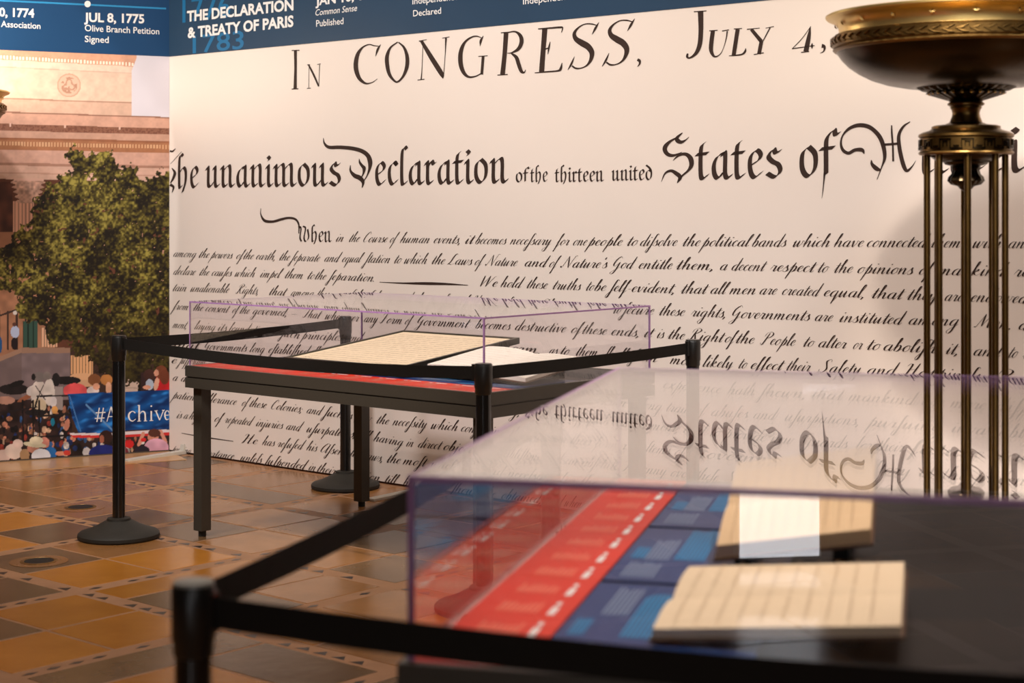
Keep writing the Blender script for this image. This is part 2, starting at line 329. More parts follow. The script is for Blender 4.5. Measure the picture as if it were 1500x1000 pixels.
BLK = {
 'i': (.36, [bst(.15), [(.12, 1.36), (.22, 1.26)], [(.22, 1.26), (.14, 1.16)]]),
 'n': (.74, [bst(.15), barch(.5)]), 'm': (1.1, [bst(.15), barch(.5), barch(.86)]),
 'u': (.74, [bst(.15), bst(.5), [(.25, 0), (.5, .3)]]),
 'a': (.72, [[(.48, .93), (.26, .8), (.14, .5), (.16, .14), (.28, .0), (.46, .24)], bst(.5)]),
 'o': (.66, [[(.32, .98), (.14, .76), (.13, .26), (.30, 0), (.50, .25), (.51, .72), (.32, .98)]]),
 'e': (.56, [[(.16, .45), (.40, .62), (.46, .82), (.32, .98), (.14, .72), (.14, .24), (.27, 0), (.5, .2)]]),
 'c': (.52, [[(.46, .84), (.34, .98), (.14, .72), (.14, .24), (.27, 0), (.48, .2)], [(.34, .98), (.46, .84)]]),
 'l': (.38, [[(.36, 1.52), (.28, 1.62), (.16, 1.35), (.15, .14), (.25, 0), (.36, .12)]]),
 't': (.44, [[(.28, 1.32), (.16, 1.1), (.15, .14), (.25, 0), (.38, .14)], [(.0, .88), (.38, .92)]]),
 'h': (.72, [[(.36, 1.52), (.28, 1.62), (.16, 1.35), (.15, .14), (.22, 0), (.3, .1)], [(.15, .70), (.38, .97), (.52, .78), (.50, .25), (.34, -.22)]]),
 'd': (.68, [[(.32, .94), (.14, .72), (.13, .26), (.30, 0), (.50, .25), (.52, .8), (.36, 1.15), (.1, 1.4)], [(.32, .94), (.5, .8)]]),
 'r': (.5, [bst(.15), [(.15, .70), (.32, .97), (.40, .84), (.5, .9)]]),
 's': (.58, [[(.52, .94), (.36, .86), (.3, 1.0), (.14, .76), (.26, .56), (.44, .44), (.5, .2), (.34, .0), (.1, .14)]]),
 'f': (.48, [[(.56, 1.38), (.44, 1.34), (.40, 1.5), (.2, 1.25), (.17, .9), (.17, .4), (.17, .05)], [(.0, .88), (.40, .92)]]),
 'T': (.8, [[(.0, 1.3), (.3, 1.2), (.6, 1.35)], [(.3, 1.2), (.08, .7), (.2, .1), (.45, 0), (.62, .2)]]),
 'W': (1.3, [[(.1, 1.5), (.35, 1.3), (.25, .4), (.4, 0)], [(.55, 1.5), (.8, 1.3), (.65, .4), (.8, 0), (1.1, .4), (1.0, 1.2)]]),
}
def black_natural(txt):
    V = []; Fc = []; x = 0
    for ch in txt:
        if ch == ' ': x += .45; continue
        g = BLK[ch]
        for st in g[1]: pen_nib([(px+x, py) for px, py in st], V, Fc, math.radians(42), .155, .010)
        x += g[0]
    return V, Fc, x
# place natural text into a wall segment given photo pixel endpoints
def place_text(nat, seg, xh, V, Fc, D, N, off=.002):
    x0, y0, x1, y1 = seg; nV, nF, wid = nat
    u0, z0 = onwall(x0, y0, D); u1, z1 = onwall(x1, y1, D)
    n = len(V)
    for (x, y) in nV:
        t = x/wid; V.append(wpt(u0+(u1-u0)*t, z0+(z1-z0)*t+y*xh, D, N, off))
    Fc += [tuple(i+n for i in f) for f in nF]
def trace(P, org, sc, V2, F2):
    pen_width([(org[0]+x/sc, org[1]+y/sc, wd/sc) for x, y, wd in P], V2, F2)
def px_to_wall(V2, D, N, off=.002): 
    out = []
    for x, y in V2:
        u, z = onwall(x, y, D); out.append(wpt(u, z, D, N, off))
    return out

# ------------------------------------------------------------------ room shell
fl = MB().box(-9, 8, -8, 14, -.12, -.0016).build('floor', 'grout'); tag(fl, kind='structure', label='amber and brown glazed tile floor with mosaic strips')
tag(MB().box(-9, 8, -8, 14, 5.3, 5.4).build('ceiling', 'ceiling'), kind='structure')
tag(MB().box(-9, 8, -8.1, -8, -.12, 5.3).build('wall_back', 'plaster'), kind='structure')
tag(MB().box(-9, 8, 14, 14.1, -.12, 5.3).build('wall_front', 'plaster'), kind='structure')
tag(MB().box(-9.1, -9, -8, 14, -.12, 5.3).build('wall_far_left', 'plaster'), kind='structure')
tag(MB().box(8, 8.1, -8, 14, -.12, 5.3).build('wall_far_right', 'plaster'), kind='structure')

def panel_wall(name, D, N, L, z0, z1, m, th=.06):
    V = []
    for off in (0, -th):
        for (u, z) in ((0, z0), (L, z0), (L, z1), (0, z1)): V.append(wpt(u, z, D, N, off))
    o = mk(name, V, [(0, 1, 2, 3), (7, 6, 5, 4), (0, 4, 5, 1), (1, 5, 6, 2), (2, 6, 7, 3), (3, 7, 4, 0)], m); flip_up(o); return o
RL = 7.4; LL = 4.6; ZB = 2.605; ZT = 3.35
wr = panel_wall('wall_right', RD, RN, RL, .012, ZT, 'paper_wall'); tag(wr, 'cream wall graphic of an old handwritten declaration', kind='structure')
wl = panel_wall('wall_left', LD, LN, LL, .002, ZT, 'plaster'); tag(wl, 'photo mural wall of a columned building, a tree and a crowd', kind='structure')
def band(D, N, L, m, parent, off=.003):
    V = [wpt(0, ZB, D, N, off), wpt(L, ZB, D, N, off), wpt(L, ZT, D, N, off), wpt(0, ZT, D, N, off)]
    V += [wpt(0, ZB, D, N, 0), wpt(L, ZB, D, N, 0), wpt(L, ZT, D, N, 0), wpt(0, ZT, D, N, 0)]
    return mk('header_band', V, [(0, 1, 2, 3), (0, 4, 5, 1), (1, 5, 6, 2), (2, 6, 7, 3), (3, 7, 4, 0)], m, parent)
band(RD, RN, RL, 'band_right', wr); band(LD, LN, LL, 'band_left', wl)

# ------------------------------------------------------------------ large roman capitals traced as pen strokes
V2 = []; F2 = []
A5 = ((400, 20), 5)
for P in [
 [(165, 268, 22), (166, 400, 19), (163, 552, 24)], [(138, 270, 7), (195, 268, 7)], [(138, 552, 7), (187, 550, 7)],
 [(265, 380, 3), (263, 545, 3)], [(250, 547, 5), (278, 545, 5)], [(262, 375, 12), (300, 450, 14), (336, 532, 12)], [(342, 375, 5), (337, 530, 3)], [(325, 372, 5), (350, 368, 6)], [(252, 375, 6), (272, 373, 5)],
 [(785, 240, 5), (740, 234, 8), (705, 226, 8), (660, 245, 12), (625, 290, 25), (609, 350, 32), (610, 410, 33), (630, 468, 28), (660, 500, 20), (690, 512, 12), (730, 502, 6), (765, 478, 3)],
 [(790, 226, 3), (768, 262, 16), (752, 312, 3)],
 [(915, 208, 8), (862, 248, 14), (837, 310, 27), (837, 370, 29), (852, 440, 25), (882, 484, 17), (912, 500, 13), (952, 462, 17), (980, 395, 27), (984, 320, 27), (962, 250, 18), (920, 209, 8)],
 [(1100, 205, 4), (1092, 400, 5), (1086, 482, 9)], [(1060, 486, 6), (1110, 480, 6)], [(1088, 200, 22), (1160, 320, 34), (1232, 435, 34), (1246, 474, 6)], [(1070, 202, 8), (1127, 190, 4)],
 [(1268, 178, 14), (1262, 300, 5), (1250, 455, 5)], [(1240, 180, 5), (1294, 170, 5)]]:
    trace(P, *A5, V2, F2)
B5 = ((680, 0), 5)
Sp = [[(972, 186, 7), (930, 175, 10), (880, 178, 8), (835, 205, 12), (808, 245, 24), (820, 285, 36), (862, 314, 46), (908, 342, 46), (936, 385, 38), (928, 438, 24), (900, 478, 12), (860, 498, 8), (820, 500, 13), (790, 482, 12)],
      [(988, 163, 3), (962, 208, 16), (938, 252, 3)], [(808, 415, 3), (785, 470, 14), (760, 512, 3)]]
for P in [
 [(132, 278, 5), (90, 265, 10), (50, 275, 12), (10, 305, 16), (-15, 350, 26), (-27, 410, 32), (-22, 480, 32), (0, 535, 26), (35, 563, 16), (80, 560, 10), (118, 542, 8), (132, 535, 10)],
 [(142, 262, 3), (123, 298, 17), (118, 337, 3)], [(140, 412, 20), (130, 545, 20)], [(105, 413, 6), (173, 408, 6)],
 [(308, 240, 34), (298, 390, 32), (282, 545, 34)], [(270, 240, 7), (335, 235, 7)], [(245, 550, 7), (320, 545, 7)],
 [(320, 238, 8), (375, 232, 12), (413, 262, 26), (421, 310, 30), (398, 358, 24), (350, 386, 10), (318, 390, 6)], [(345, 390, 10), (383, 420, 26), (400, 470, 28), (420, 522, 24), (442, 530, 10), (451, 510, 4)],
 [(592, 208, 38), (580, 360, 35), (568, 527, 38)], [(543, 212, 8), (640, 205, 12), (705, 200, 14), (722, 204, 10), (714, 238, 5)], [(590, 360, 8), (620, 352, 10)], [(631, 306, 4), (622, 348, 13), (614, 398, 4)],
 [(518, 534, 6), (600, 526, 10), (685, 519, 12), (708, 503, 18), (718, 460, 4)],
 [(1270, 436, 20), (1286, 446, 20), (1286, 468, 12), (1270, 488, 3)]]+Sp+[[(x+262+(165-y)*.03, y-26, wd*1.02) for x, y, wd in P] for P in Sp]:
    trace(P, *B5, V2, F2)
C5 = ((980, 0), 5.769)
for P in [
 [(268, 95, 46), (271, 250, 40), (262, 370, 38), (236, 440, 30), (200, 477, 18), (170, 490, 14), (155, 478, 20), (160, 452, 14)], [(212, 99, 8), (318, 92, 8)],
 [(373, 260, 34), (362, 340, 36), (357, 420, 34), (375, 468, 22), (402, 478, 12), (440, 450, 6), (467, 390, 5), (486, 320, 9), (494, 262, 12)], [(342, 260, 8), (412, 256, 8)], [(450, 262, 8), (508, 252, 8)],
 [(582, 246, 34), (548, 467, 34)], [(550, 245, 8), (618, 240, 7)], [(508, 472, 6), (580, 466, 12), (622, 457, 14), (645, 435, 18), (650, 408, 5)],
 [(697, 248, 28), (782, 350, 34)], [(857, 232, 10), (795, 348, 8)], [(783, 345, 32), (762, 457, 32)], [(660, 248, 8), (768, 237, 6)], [(818, 238, 6), (888, 224, 6)], [(718, 461, 8), (802, 446, 8)],
 [(1200, 222, 4), (1130, 320, 6), (1045, 410, 6)], [(1040, 412, 9), (1232, 385, 7)], [(1197, 225, 6), (1182, 320, 34), (1158, 437, 42)], [(1118, 443, 8), (1186, 435, 7)], [(1212, 363, 2), (1210, 388, 20), (1210, 413, 2)],
 [(1292, 388, 36), (1312, 392, 26), (1316, 412, 18), (1306, 436, 10), (1278, 450, 3)]]:
    trace(P, *C5, V2, F2)
mk('capital_lettering', px_to_wall(V2, RD, RN), F2, 'ink', wr)
# ------------------------------------------------------------------ black-letter title
V2 = []; F2 = []
for P in [[(1170, 110, 3), (1178, 150, 14), (1212, 178, 24), (1290, 178, 26), (1380, 186, 28), (1450, 205, 30), (1495, 238, 32), (1512, 285, 34), (1508, 335, 20), (1488, 390, 8), (1460, 435, 6), (1452, 474, 3)],
          [(1368, 310, 5), (1369, 350, 16), (1398, 385, 30), (1436, 402, 34), (1460, 432, 24), (1456, 472, 3)],
          [(1432, 262, 3), (1437, 290, 16), (1455, 315, 22), (1468, 332, 26), (1462, 372, 12), (1440, 412, 5)],
          [(45, 205, 14), (65, 208, 12), (88, 187, 3)], [(60, 330, 5), (82, 365, 20), (68, 410, 16), (50, 440, 6)], [(48, 450, 22), (72, 470, 16), (62, 510, 3)], [(50, 300, 3), (132, 210, 3)],
          [(712, 625, 3), (712, 670, 8), (740, 715, 20), (800, 722, 18), (860, 706, 18), (915, 695, 16), (965, 705, 16), (990, 745, 12), (990, 810, 6)]]:
    trace(P, (240, 180), 5, V2, F2)
for P in [[(212, 256, 10), (160, 285, 18), (126, 320, 30), (122, 352, 32), (147, 382, 28), (190, 387, 18), (246, 364, 3)],
          [(250, 222, 6), (213, 255, 22), (214, 278, 34), (240, 290, 24), (272, 276, 10), (298, 252, 2)],
          [(180, 425, 3), (224, 387, 16), (272, 378, 24), (308, 408, 36), (315, 458, 32), (290, 500, 16), (245, 540, 12), (212, 590, 3)],
          [(95, 580, 2), (122, 520, 12), (165, 500, 20), (205, 520, 30), (232, 548, 30), (212, 588, 5)]]:
    trace(P, (950, 150), 5, V2, F2)
for P in [[(498, 322, 6), (484, 298, 24), (440, 298, 20), (400, 318, 20), (366, 300, 20), (352, 260, 14), (362, 210, 10), (402, 165, 18), (460, 143, 24), (520, 150, 26), (565, 180, 26), (600, 225, 28), (622, 290, 26), (626, 350, 20), (608, 405, 8), (578, 484, 4)],
          [(543, 362, 6), (548, 388, 20), (574, 414, 28), (598, 424, 14)], [(250, 440, 14), (244, 500, 8), (238, 560, 5), (232, 600, 1)], [(618, 265, 14), (660, 262, 14), (712, 258, 14)], [(670, 143, 8), (672, 200, 12), (678, 280, 12), (680, 370, 12)],
          [(786, 121, 5), (745, 150, 14), (717, 200, 20), (716, 260, 24), (730, 340, 26), (750, 408, 26), (770, 428, 18), (800, 400, 8), (822, 365, 2)]]:
    trace(P, (1150, 150), 4.2857, V2, F2)
V3 = px_to_wall(V2, RD, RN); F3 = list(F2)
XH = .135
for t, x0, y0, x1, y1, h in [('he', 259, 275, 292, 274, XH), ('unanimous', 301, 273.5, 500, 271, XH), ('eclaration', 548, 270.5, 745, 266.5, .132),
        ('of', 755, 266.5, 775, 266, .053), ('the', 777, 266, 803, 265.5, .053), ('thirteen', 813, 266, 885, 265, .053), ('united', 896, 264, 957, 263, .053),
        ('tates', 1020, 261.5, 1147, 259, XH), ('of', 1169, 258.5, 1226, 257, XH*1.06), ('merica', 1346, 254, 1580, 248, XH),
        ('When', 436, 353.5, 486, 353.8, .062)]:
    place_text(black_natural(t), (x0, y0, x1, y1), h, V3, F3, RD, RN)
mk('title_lettering', V3, F3, 'ink', wr)

# ------------------------------------------------------------------ handwriting, line by line
LINES = [
 ([(450, 353), (590, 355.5), (850, 359.5), (1100, 361), (1350, 362), (1700, 366)],
  [(491, 502, 'in'), (510, 525, 'the'), (530, 566, 'Course'), (570, 578, 'of'), (585, 628, 'human'), (634, 674, 'events,'), (680, 692, 'it'), (695, 740, 'becomes'), (746, 806, 'neceSsary'), (814, 832, 'for'), (838, 858, 'one'), (860, 910, 'people'), (917, 932, 'to'), (936, 990, 'diSsolve'), (998, 1024, 'the'), (1027, 1096, 'political'), (1100, 1150, 'bands'), (1160, 1214, 'which'), (1220, 1263, 'have'), (1268, 1355, 'connected'), (1362, 1406, 'them'), (1423, 1465, 'with'), (1475, 1700, 'another, and to aSsume')]),
 ([(254, 376), (467, 383), (650, 387), (821, 391.5), (1030, 395), (1190, 398.5), (1340, 402), (1500, 405), (1700, 411)],
  [(253, 286, 'among'), (290, 305, 'the'), (308, 339, 'powers'), (345, 354, 'of'), (355, 370, 'the'), (374, 403, 'earth,'), (408, 423, 'the'), (426, 467, 'Separate'), (474, 495, 'and'), (500, 527, 'equal'), (534, 570, 'Station'), (576, 586, 'to'), (591, 624, 'which'), (631, 650, 'the'), (654, 690, 'Laws'), (694, 704, 'of'), (711, 756, 'Nature'), (767, 799, 'and'), (803, 814, 'of'), (821, 888, "Nature's"), (894, 926, 'God'), (934, 983, 'entitle'), (989, 1045, 'them,'), (1053, 1064, 'a'), (1070, 1118, 'decent'), (1127, 1191, 'respect'), (1196, 1211, 'to'), (1220, 1247, 'the'), (1254, 1336, 'opinions'), (1344, 1362, 'of'), (1372, 1470, 'mankind'), (1484, 1700, 'requires that they')]),
 ([(254, 402), (409, 407), (540, 412), (726, 420), (849, 425), (988, 429.5), (1136, 431.5), (1266, 436), (1360, 440), (1500, 444), (1700, 453)],
  [(253, 285, 'declare'), (291, 305, 'the'), (309, 338, 'cauSes'), (343, 372, 'which'), (380, 409, 'impel'), (416, 443, 'them'), (449, 459, 'to'), (460, 476, 'the'), (481, 549, 'Separation.'), (700, 727, 'We'), (732, 762, 'hold'), (770, 800, 'these'), (808, 849, 'truths'), (857, 868, 'to'), (869, 886, 'be'), (892, 988, 'Self-evident,'), (996, 1033, 'that'), (1039, 1062, 'all'), (1067, 1106, 'men'), (1111, 1136, 'are'), (1144, 1198, 'created'), (1205, 1266, 'equal,'), (1275, 1320, 'that'), (1327, 1372, 'they'), (1382, 1408, 'are'), (1420, 1503, 'endowed'), (1514, 1700, 'by their Creator')]),
 ([(252, 426), (334, 429), (417, 433), (640, 445), (900, 459), (1063, 465), (1185, 469.5), (1320, 475), (1400, 477), (1500, 483), (1700, 495)],
  [(252, 272, 'tain'), (278, 334, 'unalienable'), (345, 378, 'Rights,'), (393, 417, 'that'), (425, 600, 'among these are Life, Liberty and'), (606, 752, 'the purSuit of HappineSs.'), (765, 780, '_'), (790, 822, 'That'), (897, 908, 'to'), (911, 956, 'Secure'), (964, 1001, 'these'), (1011, 1063, 'rights,'), (1068, 1185, 'Governments'), (1192, 1218, 'are'), (1228, 1320, 'instituted'), (1329, 1403, 'among'), (1427, 1481, 'Men,'), (1490, 1700, 'deriving their juSt')]),
 ([(253, 453), (333, 458), (420, 463), (524, 471), (684, 480), (827, 487), (936, 493), (1057, 501), (1190, 508), (1290, 513), (1400, 519), (1500, 525), (1700, 539)],
  [(253, 275, 'from'), (282, 296, 'the'), (300, 333, 'consent'), (339, 347, 'of'), (350, 364, 'the'), (369, 420, 'governed,'), (425, 434, '_'), (442, 467, 'That'), (475, 524, 'whenever'), (532, 552, 'any'), (555, 588, 'Form'), (592, 600, 'of'), (608, 684, 'Government'), (695, 746, 'becomes'), (753, 827, 'destructive'), (835, 849, 'of'), (851, 887, 'these'), (894, 936, 'ends,'), (942, 954, 'it'), (961, 971, 'is'), (977, 1001, 'the'), (1007, 1057, 'Right'), (1060, 1074, 'of'), (1076, 1103, 'the'), (1113, 1163, 'People'), (1175, 1190, 'to'), (1197, 1238, 'alter'), (1248, 1261, 'or'), (1268, 1287, 'to'), (1292, 1370, 'aboliSh'), (1384, 1403, 'it,'), (1424, 1464, 'and'), (1475, 1488, 'to'), (1497, 1700, 'inStitute new')]),
 ([(252, 480), (314, 484), (389, 489), (438, 496), (500, 499), (640, 508), (790, 518), (873, 522), (1030, 537), (1185, 544), (1350, 552), (1500, 563), (1700, 578)],
  [(252, 273, 'ment,'), (284, 314, 'laying'), (318, 331, 'its'), (334, 389, 'foundation'), (393, 406, 'on'), (411, 438, 'Such'), (441, 500, 'principles'), (507, 528, 'and'), (534, 600, 'organizing'), (606, 660, 'its powers'), (666, 730, 'in Such'), (738, 792, 'form,'), (803, 815, 'as'), (819, 832, 'to'), (842, 874, 'them'), (884, 915, 'Shall'), (924, 962, 'Seem'), (980, 1018, 'most'), (1028, 1072, 'likely'), (1080, 1092, 'to'), (1098, 1144, 'effect'), (1150, 1185, 'their'), (1197, 1260, 'Zafety'), (1268, 1310, 'and'), (1320, 1440, 'HappineSs.'), (1455, 1700, 'Prudence, indeed,')]),
 ([(265, 510), (360, 515), (450, 520), (1064, 577), (1232, 586), (1338, 593), (1500, 604), (1700, 618)],
  [(252, 290, 'that'), (297, 360, 'Governments'), (365, 386, 'long'), (392, 450, 'eStabliShed'), (457, 600, 'Should not be changed for'), (608, 765, 'light and transient cauSes;'), (773, 918, 'and accordingly all'), (970, 1055, 'experience'), (1064, 1104, 'hath'), (1112, 1180, 'Shewn,'), (1186, 1232, 'that'), (1241, 1338, 'mankind'), (1348, 1442, 'are more'), (1455, 1700, 'diSpoSed to suffer')]),
 ([(252, 532), (303, 534), (600, 563), (1040, 609), (1258, 623), (1500, 641), (1700, 658)],
  [(250, 258, 'e'), (262, 303, 'Sufferable,'), (312, 520, 'than to right themSelves by'), (530, 760, 'aboliShing the forms to which they are'), (770, 1030, 'accuStomed. But when a long train of'), (1040, 1094, 'abuSes'), (1102, 1134, 'and'), (1148, 1258, 'uSurpations,'), (1269, 1380, 'purSuing'), (1392, 1700, 'invariably the same Object')]),
 ([(252, 557), (600, 592), (1172, 652), (1322, 662), (1500, 676), (1700, 694)],
  [(252, 490, 'a deSign to reduce them under absolute'), (500, 780, 'DeSpotiSm, it is their right, it is their duty, to'), (790, 1160, 'throw off Such Government, and to provide new'), (1172, 1240, 'Guards'), (1252, 1275, 'for'), (1282, 1322, 'their'), (1332, 1440, 'future'), (1450, 1700, 'security. Such has')]),
 ([(252, 583), (288, 587), (389, 598), (442, 604), (500, 612), (560, 621), (669, 631), (1000, 668), (1350, 699), (1700, 728)],
  [(252, 288, 'patient'), (292, 345, 'Sufferance'), (353, 361, 'of'), (364, 389, 'these'), (395, 442, 'Colonies;'), (448, 469, 'and'), (474, 501, 'Such'), (506, 542, 'is now'), (550, 568, 'the'), (574, 624, 'neceSsity'), (630, 669, 'which'), (674, 735, 'conStrains'), (745, 1000, 'them to alter their former ZyStems of'), (1010, 1180, 'Government.'), (1200, 1700, 'The hiStory of the preSent King of Great')]),
 ([(258, 612), (322, 618), (413, 628), (520, 641), (589, 653), (644, 658), (900, 690), (1300, 730), (1700, 768)],
  [(258, 265, 'is'), (268, 274, 'a'), (276, 308, 'hiStory'), (313, 323, 'of'), (328, 367, 'repeated'), (374, 413, 'injuries'), (418, 439, 'and'), (448, 520, 'uSurpations,'), (526, 540, 'all'), (546, 589, 'having'), (594, 604, 'in'), (611, 644, 'direct'), (648, 690, 'object'), (700, 1050, 'the eStabliShment of an abSolute Tyranny over theSe'), (1060, 1700, 'Ztates. To prove this, let Facts be Submitted to a candid world.')]),
 ([(260, 634), (352, 648), (442, 658), (505, 667), (557, 676), (620, 683), (800, 705), (1200, 752), (1700, 806)],
  [(352, 376, 'He'), (383, 401, 'has'), (405, 442, 'refuSed'), (448, 463, 'his'), (468, 506, 'ASsent'), (511, 521, 'to'), (526, 560, 'Laws,'), (565, 585, 'the'), (589, 622, 'moSt'), (630, 980, 'wholeSome and neceSsary for the public good.'), (1000, 1700, 'He has forbidden his Governors to paSs Laws of immediate')]),
 ([(251, 662), (343, 673), (445, 687), (490, 695), (579, 709), (605, 713), (740, 731), (793, 737), (1200, 786), (1700, 846)],
  [(251, 278, 'preSsing'), (283, 344, 'importance,'), (351, 382, 'unleSs'), (387, 446, 'SuSpended'), (451, 461, 'in'), (463, 490, 'their'), (495, 555, 'operation'), (562, 579, 'till'), (589, 606, 'his'), (612, 725, 'ASsent Should be'), (733, 793, 'obtained;'), (803, 850, 'and when'), (860, 1700, 'So Suspended, he has utterly neglected to attend to them. He has refuSed to paSs')]),
]
def by(pts, x):
    if x <= pts[0][0]: return pts[0][1]-(pts[0][0]-x)*.08
    return float(np.interp(x, [p[0] for p in pts], [p[1] for p in pts]))
for k, (pts, words) in enumerate(LINES):
    V3 = []; F3 = []
    for x0, x1, t in words:
        XHB = .0295; wid = script_natural(t)[2]; ua, _ = onwall((x0+x1)/2, 400, RD); xpx = XHB*F/(WC.y+ua*RD.y)
        nat = script_natural(t, min(.75, .56*xpx/((x1-x0)/wid)))
        place_text(nat, (x0, by(pts, x0), x1, by(pts, x1)), XHB, V3, F3, RD, RN)
    if k in (2, 11):
        V2 = []; F2 = []
        P = [(556, 413, .6), (590, 414.5, 2), (625, 415, 4), (655, 415.8, 3), (686, 417.5, .6)] if k == 2 else [(266, 634, .6), (300, 640, 1.6), (342, 646, .8)]
        pen_width(P, V2, F2); n = len(V3); V3 += px_to_wall(V2, RD, RN); F3 += [tuple(i+n for i in f) for f in F2]
    # trim strokes that would run past the wall's end
    mk('handwritten_line', V3, F3, 'ink', wr)

# ------------------------------------------------------------------ timeline lettering on the header bands
def text_mesh(s, bold=0.0, shear=0.0):
    cu = bpy.data.curves.new('t', 'FONT'); cu.body = s; cu.size = 1; cu.offset = bold; cu.shear = shear; cu.resolution_u = 3
    o = bpy.data.objects.new('t', cu); C.objects.link(o); bpy.context.view_layer.update()
    me = bpy.data.meshes.new_from_object(o.evaluated_get(bpy.context.evaluated_depsgraph_get()))
    V = [(v.co.x, v.co.y) for v in me.vertices]; Fc = [tuple(p.vertices) for p in me.polygons]
    bpy.data.objects.remove(o); bpy.data.curves.remove(cu); bpy.data.meshes.remove(me)
    return V, Fc
CAP = .73
def band_text(s, x0, y0, x1, y1, cap, m, D, N, parent, bold=.0, shear=0, off=.005):
    V, Fc = text_mesh(s, bold, shear); xs = [v[0] for v in V]; a, b = min(xs), max(xs)
    u0, z0 = onwall(x0, y0, D); u1, z1 = onwall(x1, y1, D); Y = WC.y+u0*D.y; h = cap/(F/Y)/CAP
    out = []
    for x, y in V:
        t = (x-a)/(b-a); out.append(wpt(u0+(u1-u0)*t, z0+(z1-z0)*t+y*h, D, N, off))
    mk('printed_text', out, Fc, m, parent)
L_ = (LD, LN, wl); R_ = (RD, RN, wr)
band_text('OCT 20, 1774', -52, 22, 50, 25.5, 13, 'white_print', *L_, bold=.03)
band_text('Continental Association', -62, 36, 59, 42.5, 9.6, 'white_print', *L_, bold=.008)
band_text('JUL 8, 1775', 123, 31.5, 211, 34, 13.5, 'white_print', *L_, bold=.03)
band_text('Olive Branch Petition', 124, 45.5, 233, 50.5, 9.8, 'white_print', *L_, bold=.008)
band_text('Signed', 124, 61.5, 159, 63, 9.8, 'white_print', *L_, bold=.008)
band_text('1776', 268, 33, 338, 25, 36, 'cyan_dark', *R_, bold=.01, off=.0045)
band_text('1783', 283, 78, 358, 71, 27, 'cyan_dark', *R_, bold=.01, off=.0045)
band_text('THE DECLARATION', 275, 31.5, 431, 14.5, 15.5, 'white_print', *R_, bold=.035, off=.006)
band_text('& TREATY OF PARIS', 276, 55.5, 431, 38.5, 15.5, 'white_print', *R_, bold=.035, off=.006)
band_text('JAN 10, 1776', 463, 8, 560, -4, 13, 'white_print', *R_, bold=.03)
band_text('Common Sense', 463, 23, 524, 16, 9.5, 'white_print', *R_, bold=.006, shear=.25)
band_text('Published', 464, 39.2, 504, 35.3, 10, 'white_print', *R_, bold=.008)
band_text('Independence', 605, 6.5, 672, -.5, 9.8, 'white_print', *R_, bold=.008)
band_text('Declared', 606, 24.2, 647, 20, 9.6, 'white_print', *R_, bold=.008)
band_text('Independence', 767, 6.6, 842, -1.5, 10, 'white_print', *R_, bold=.008)
V2 = []; F2 = []; pen_width([(-160, -6, 2.6), (40, 2.8, 2.6), (243, 12.7, 2.6)], V2, F2)
mk('timeline_rule', px_to_wall(V2, LD, LN, .0045), F2, 'cyan', wl)
V2 = [(128+4.6*math.cos(a), 6+4.8*math.sin(a)) for a in np.linspace(0, 2*PI, 20, endpoint=False)]
mk('timeline_dot', px_to_wall(V2, LD, LN, .006), [tuple(range(20))], 'white_print', wl)

# ------------------------------------------------------------------ the photo mural (flat print painted into vertex colours)
def vnoise(x, y, sc, seed):
    r = np.random.RandomState(seed); G = r.rand(256, 256); X = x/sc+37.3; Y = y/sc+91.7
    xi = np.floor(X).astype(int); yi = np.floor(Y).astype(int); fx = X-xi; fy = Y-yi; fx = fx*fx*(3-2*fx); fy = fy*fy*(3-2*fy)
    g = lambda a, b: G[a % 256, b % 256]
    return (g(xi, yi)*(1-fx)+g(xi+1, yi)*fx)*(1-fy)+(g(xi, yi+1)*(1-fx)+g(xi+1, yi+1)*fx)*fy
def poly_mask(x, y, P):
    m = np.zeros(x.shape, bool); n = len(P)
    for i in range(n):
        x1, y1 = P[i]; x2, y2 = P[(i+1) % n]
        if y1 == y2: continue
        c = ((y1 > y) != (y2 > y)) & (x < (x2-x1)*(y-y1)/(y2-y1)+x1); m ^= c
    return m
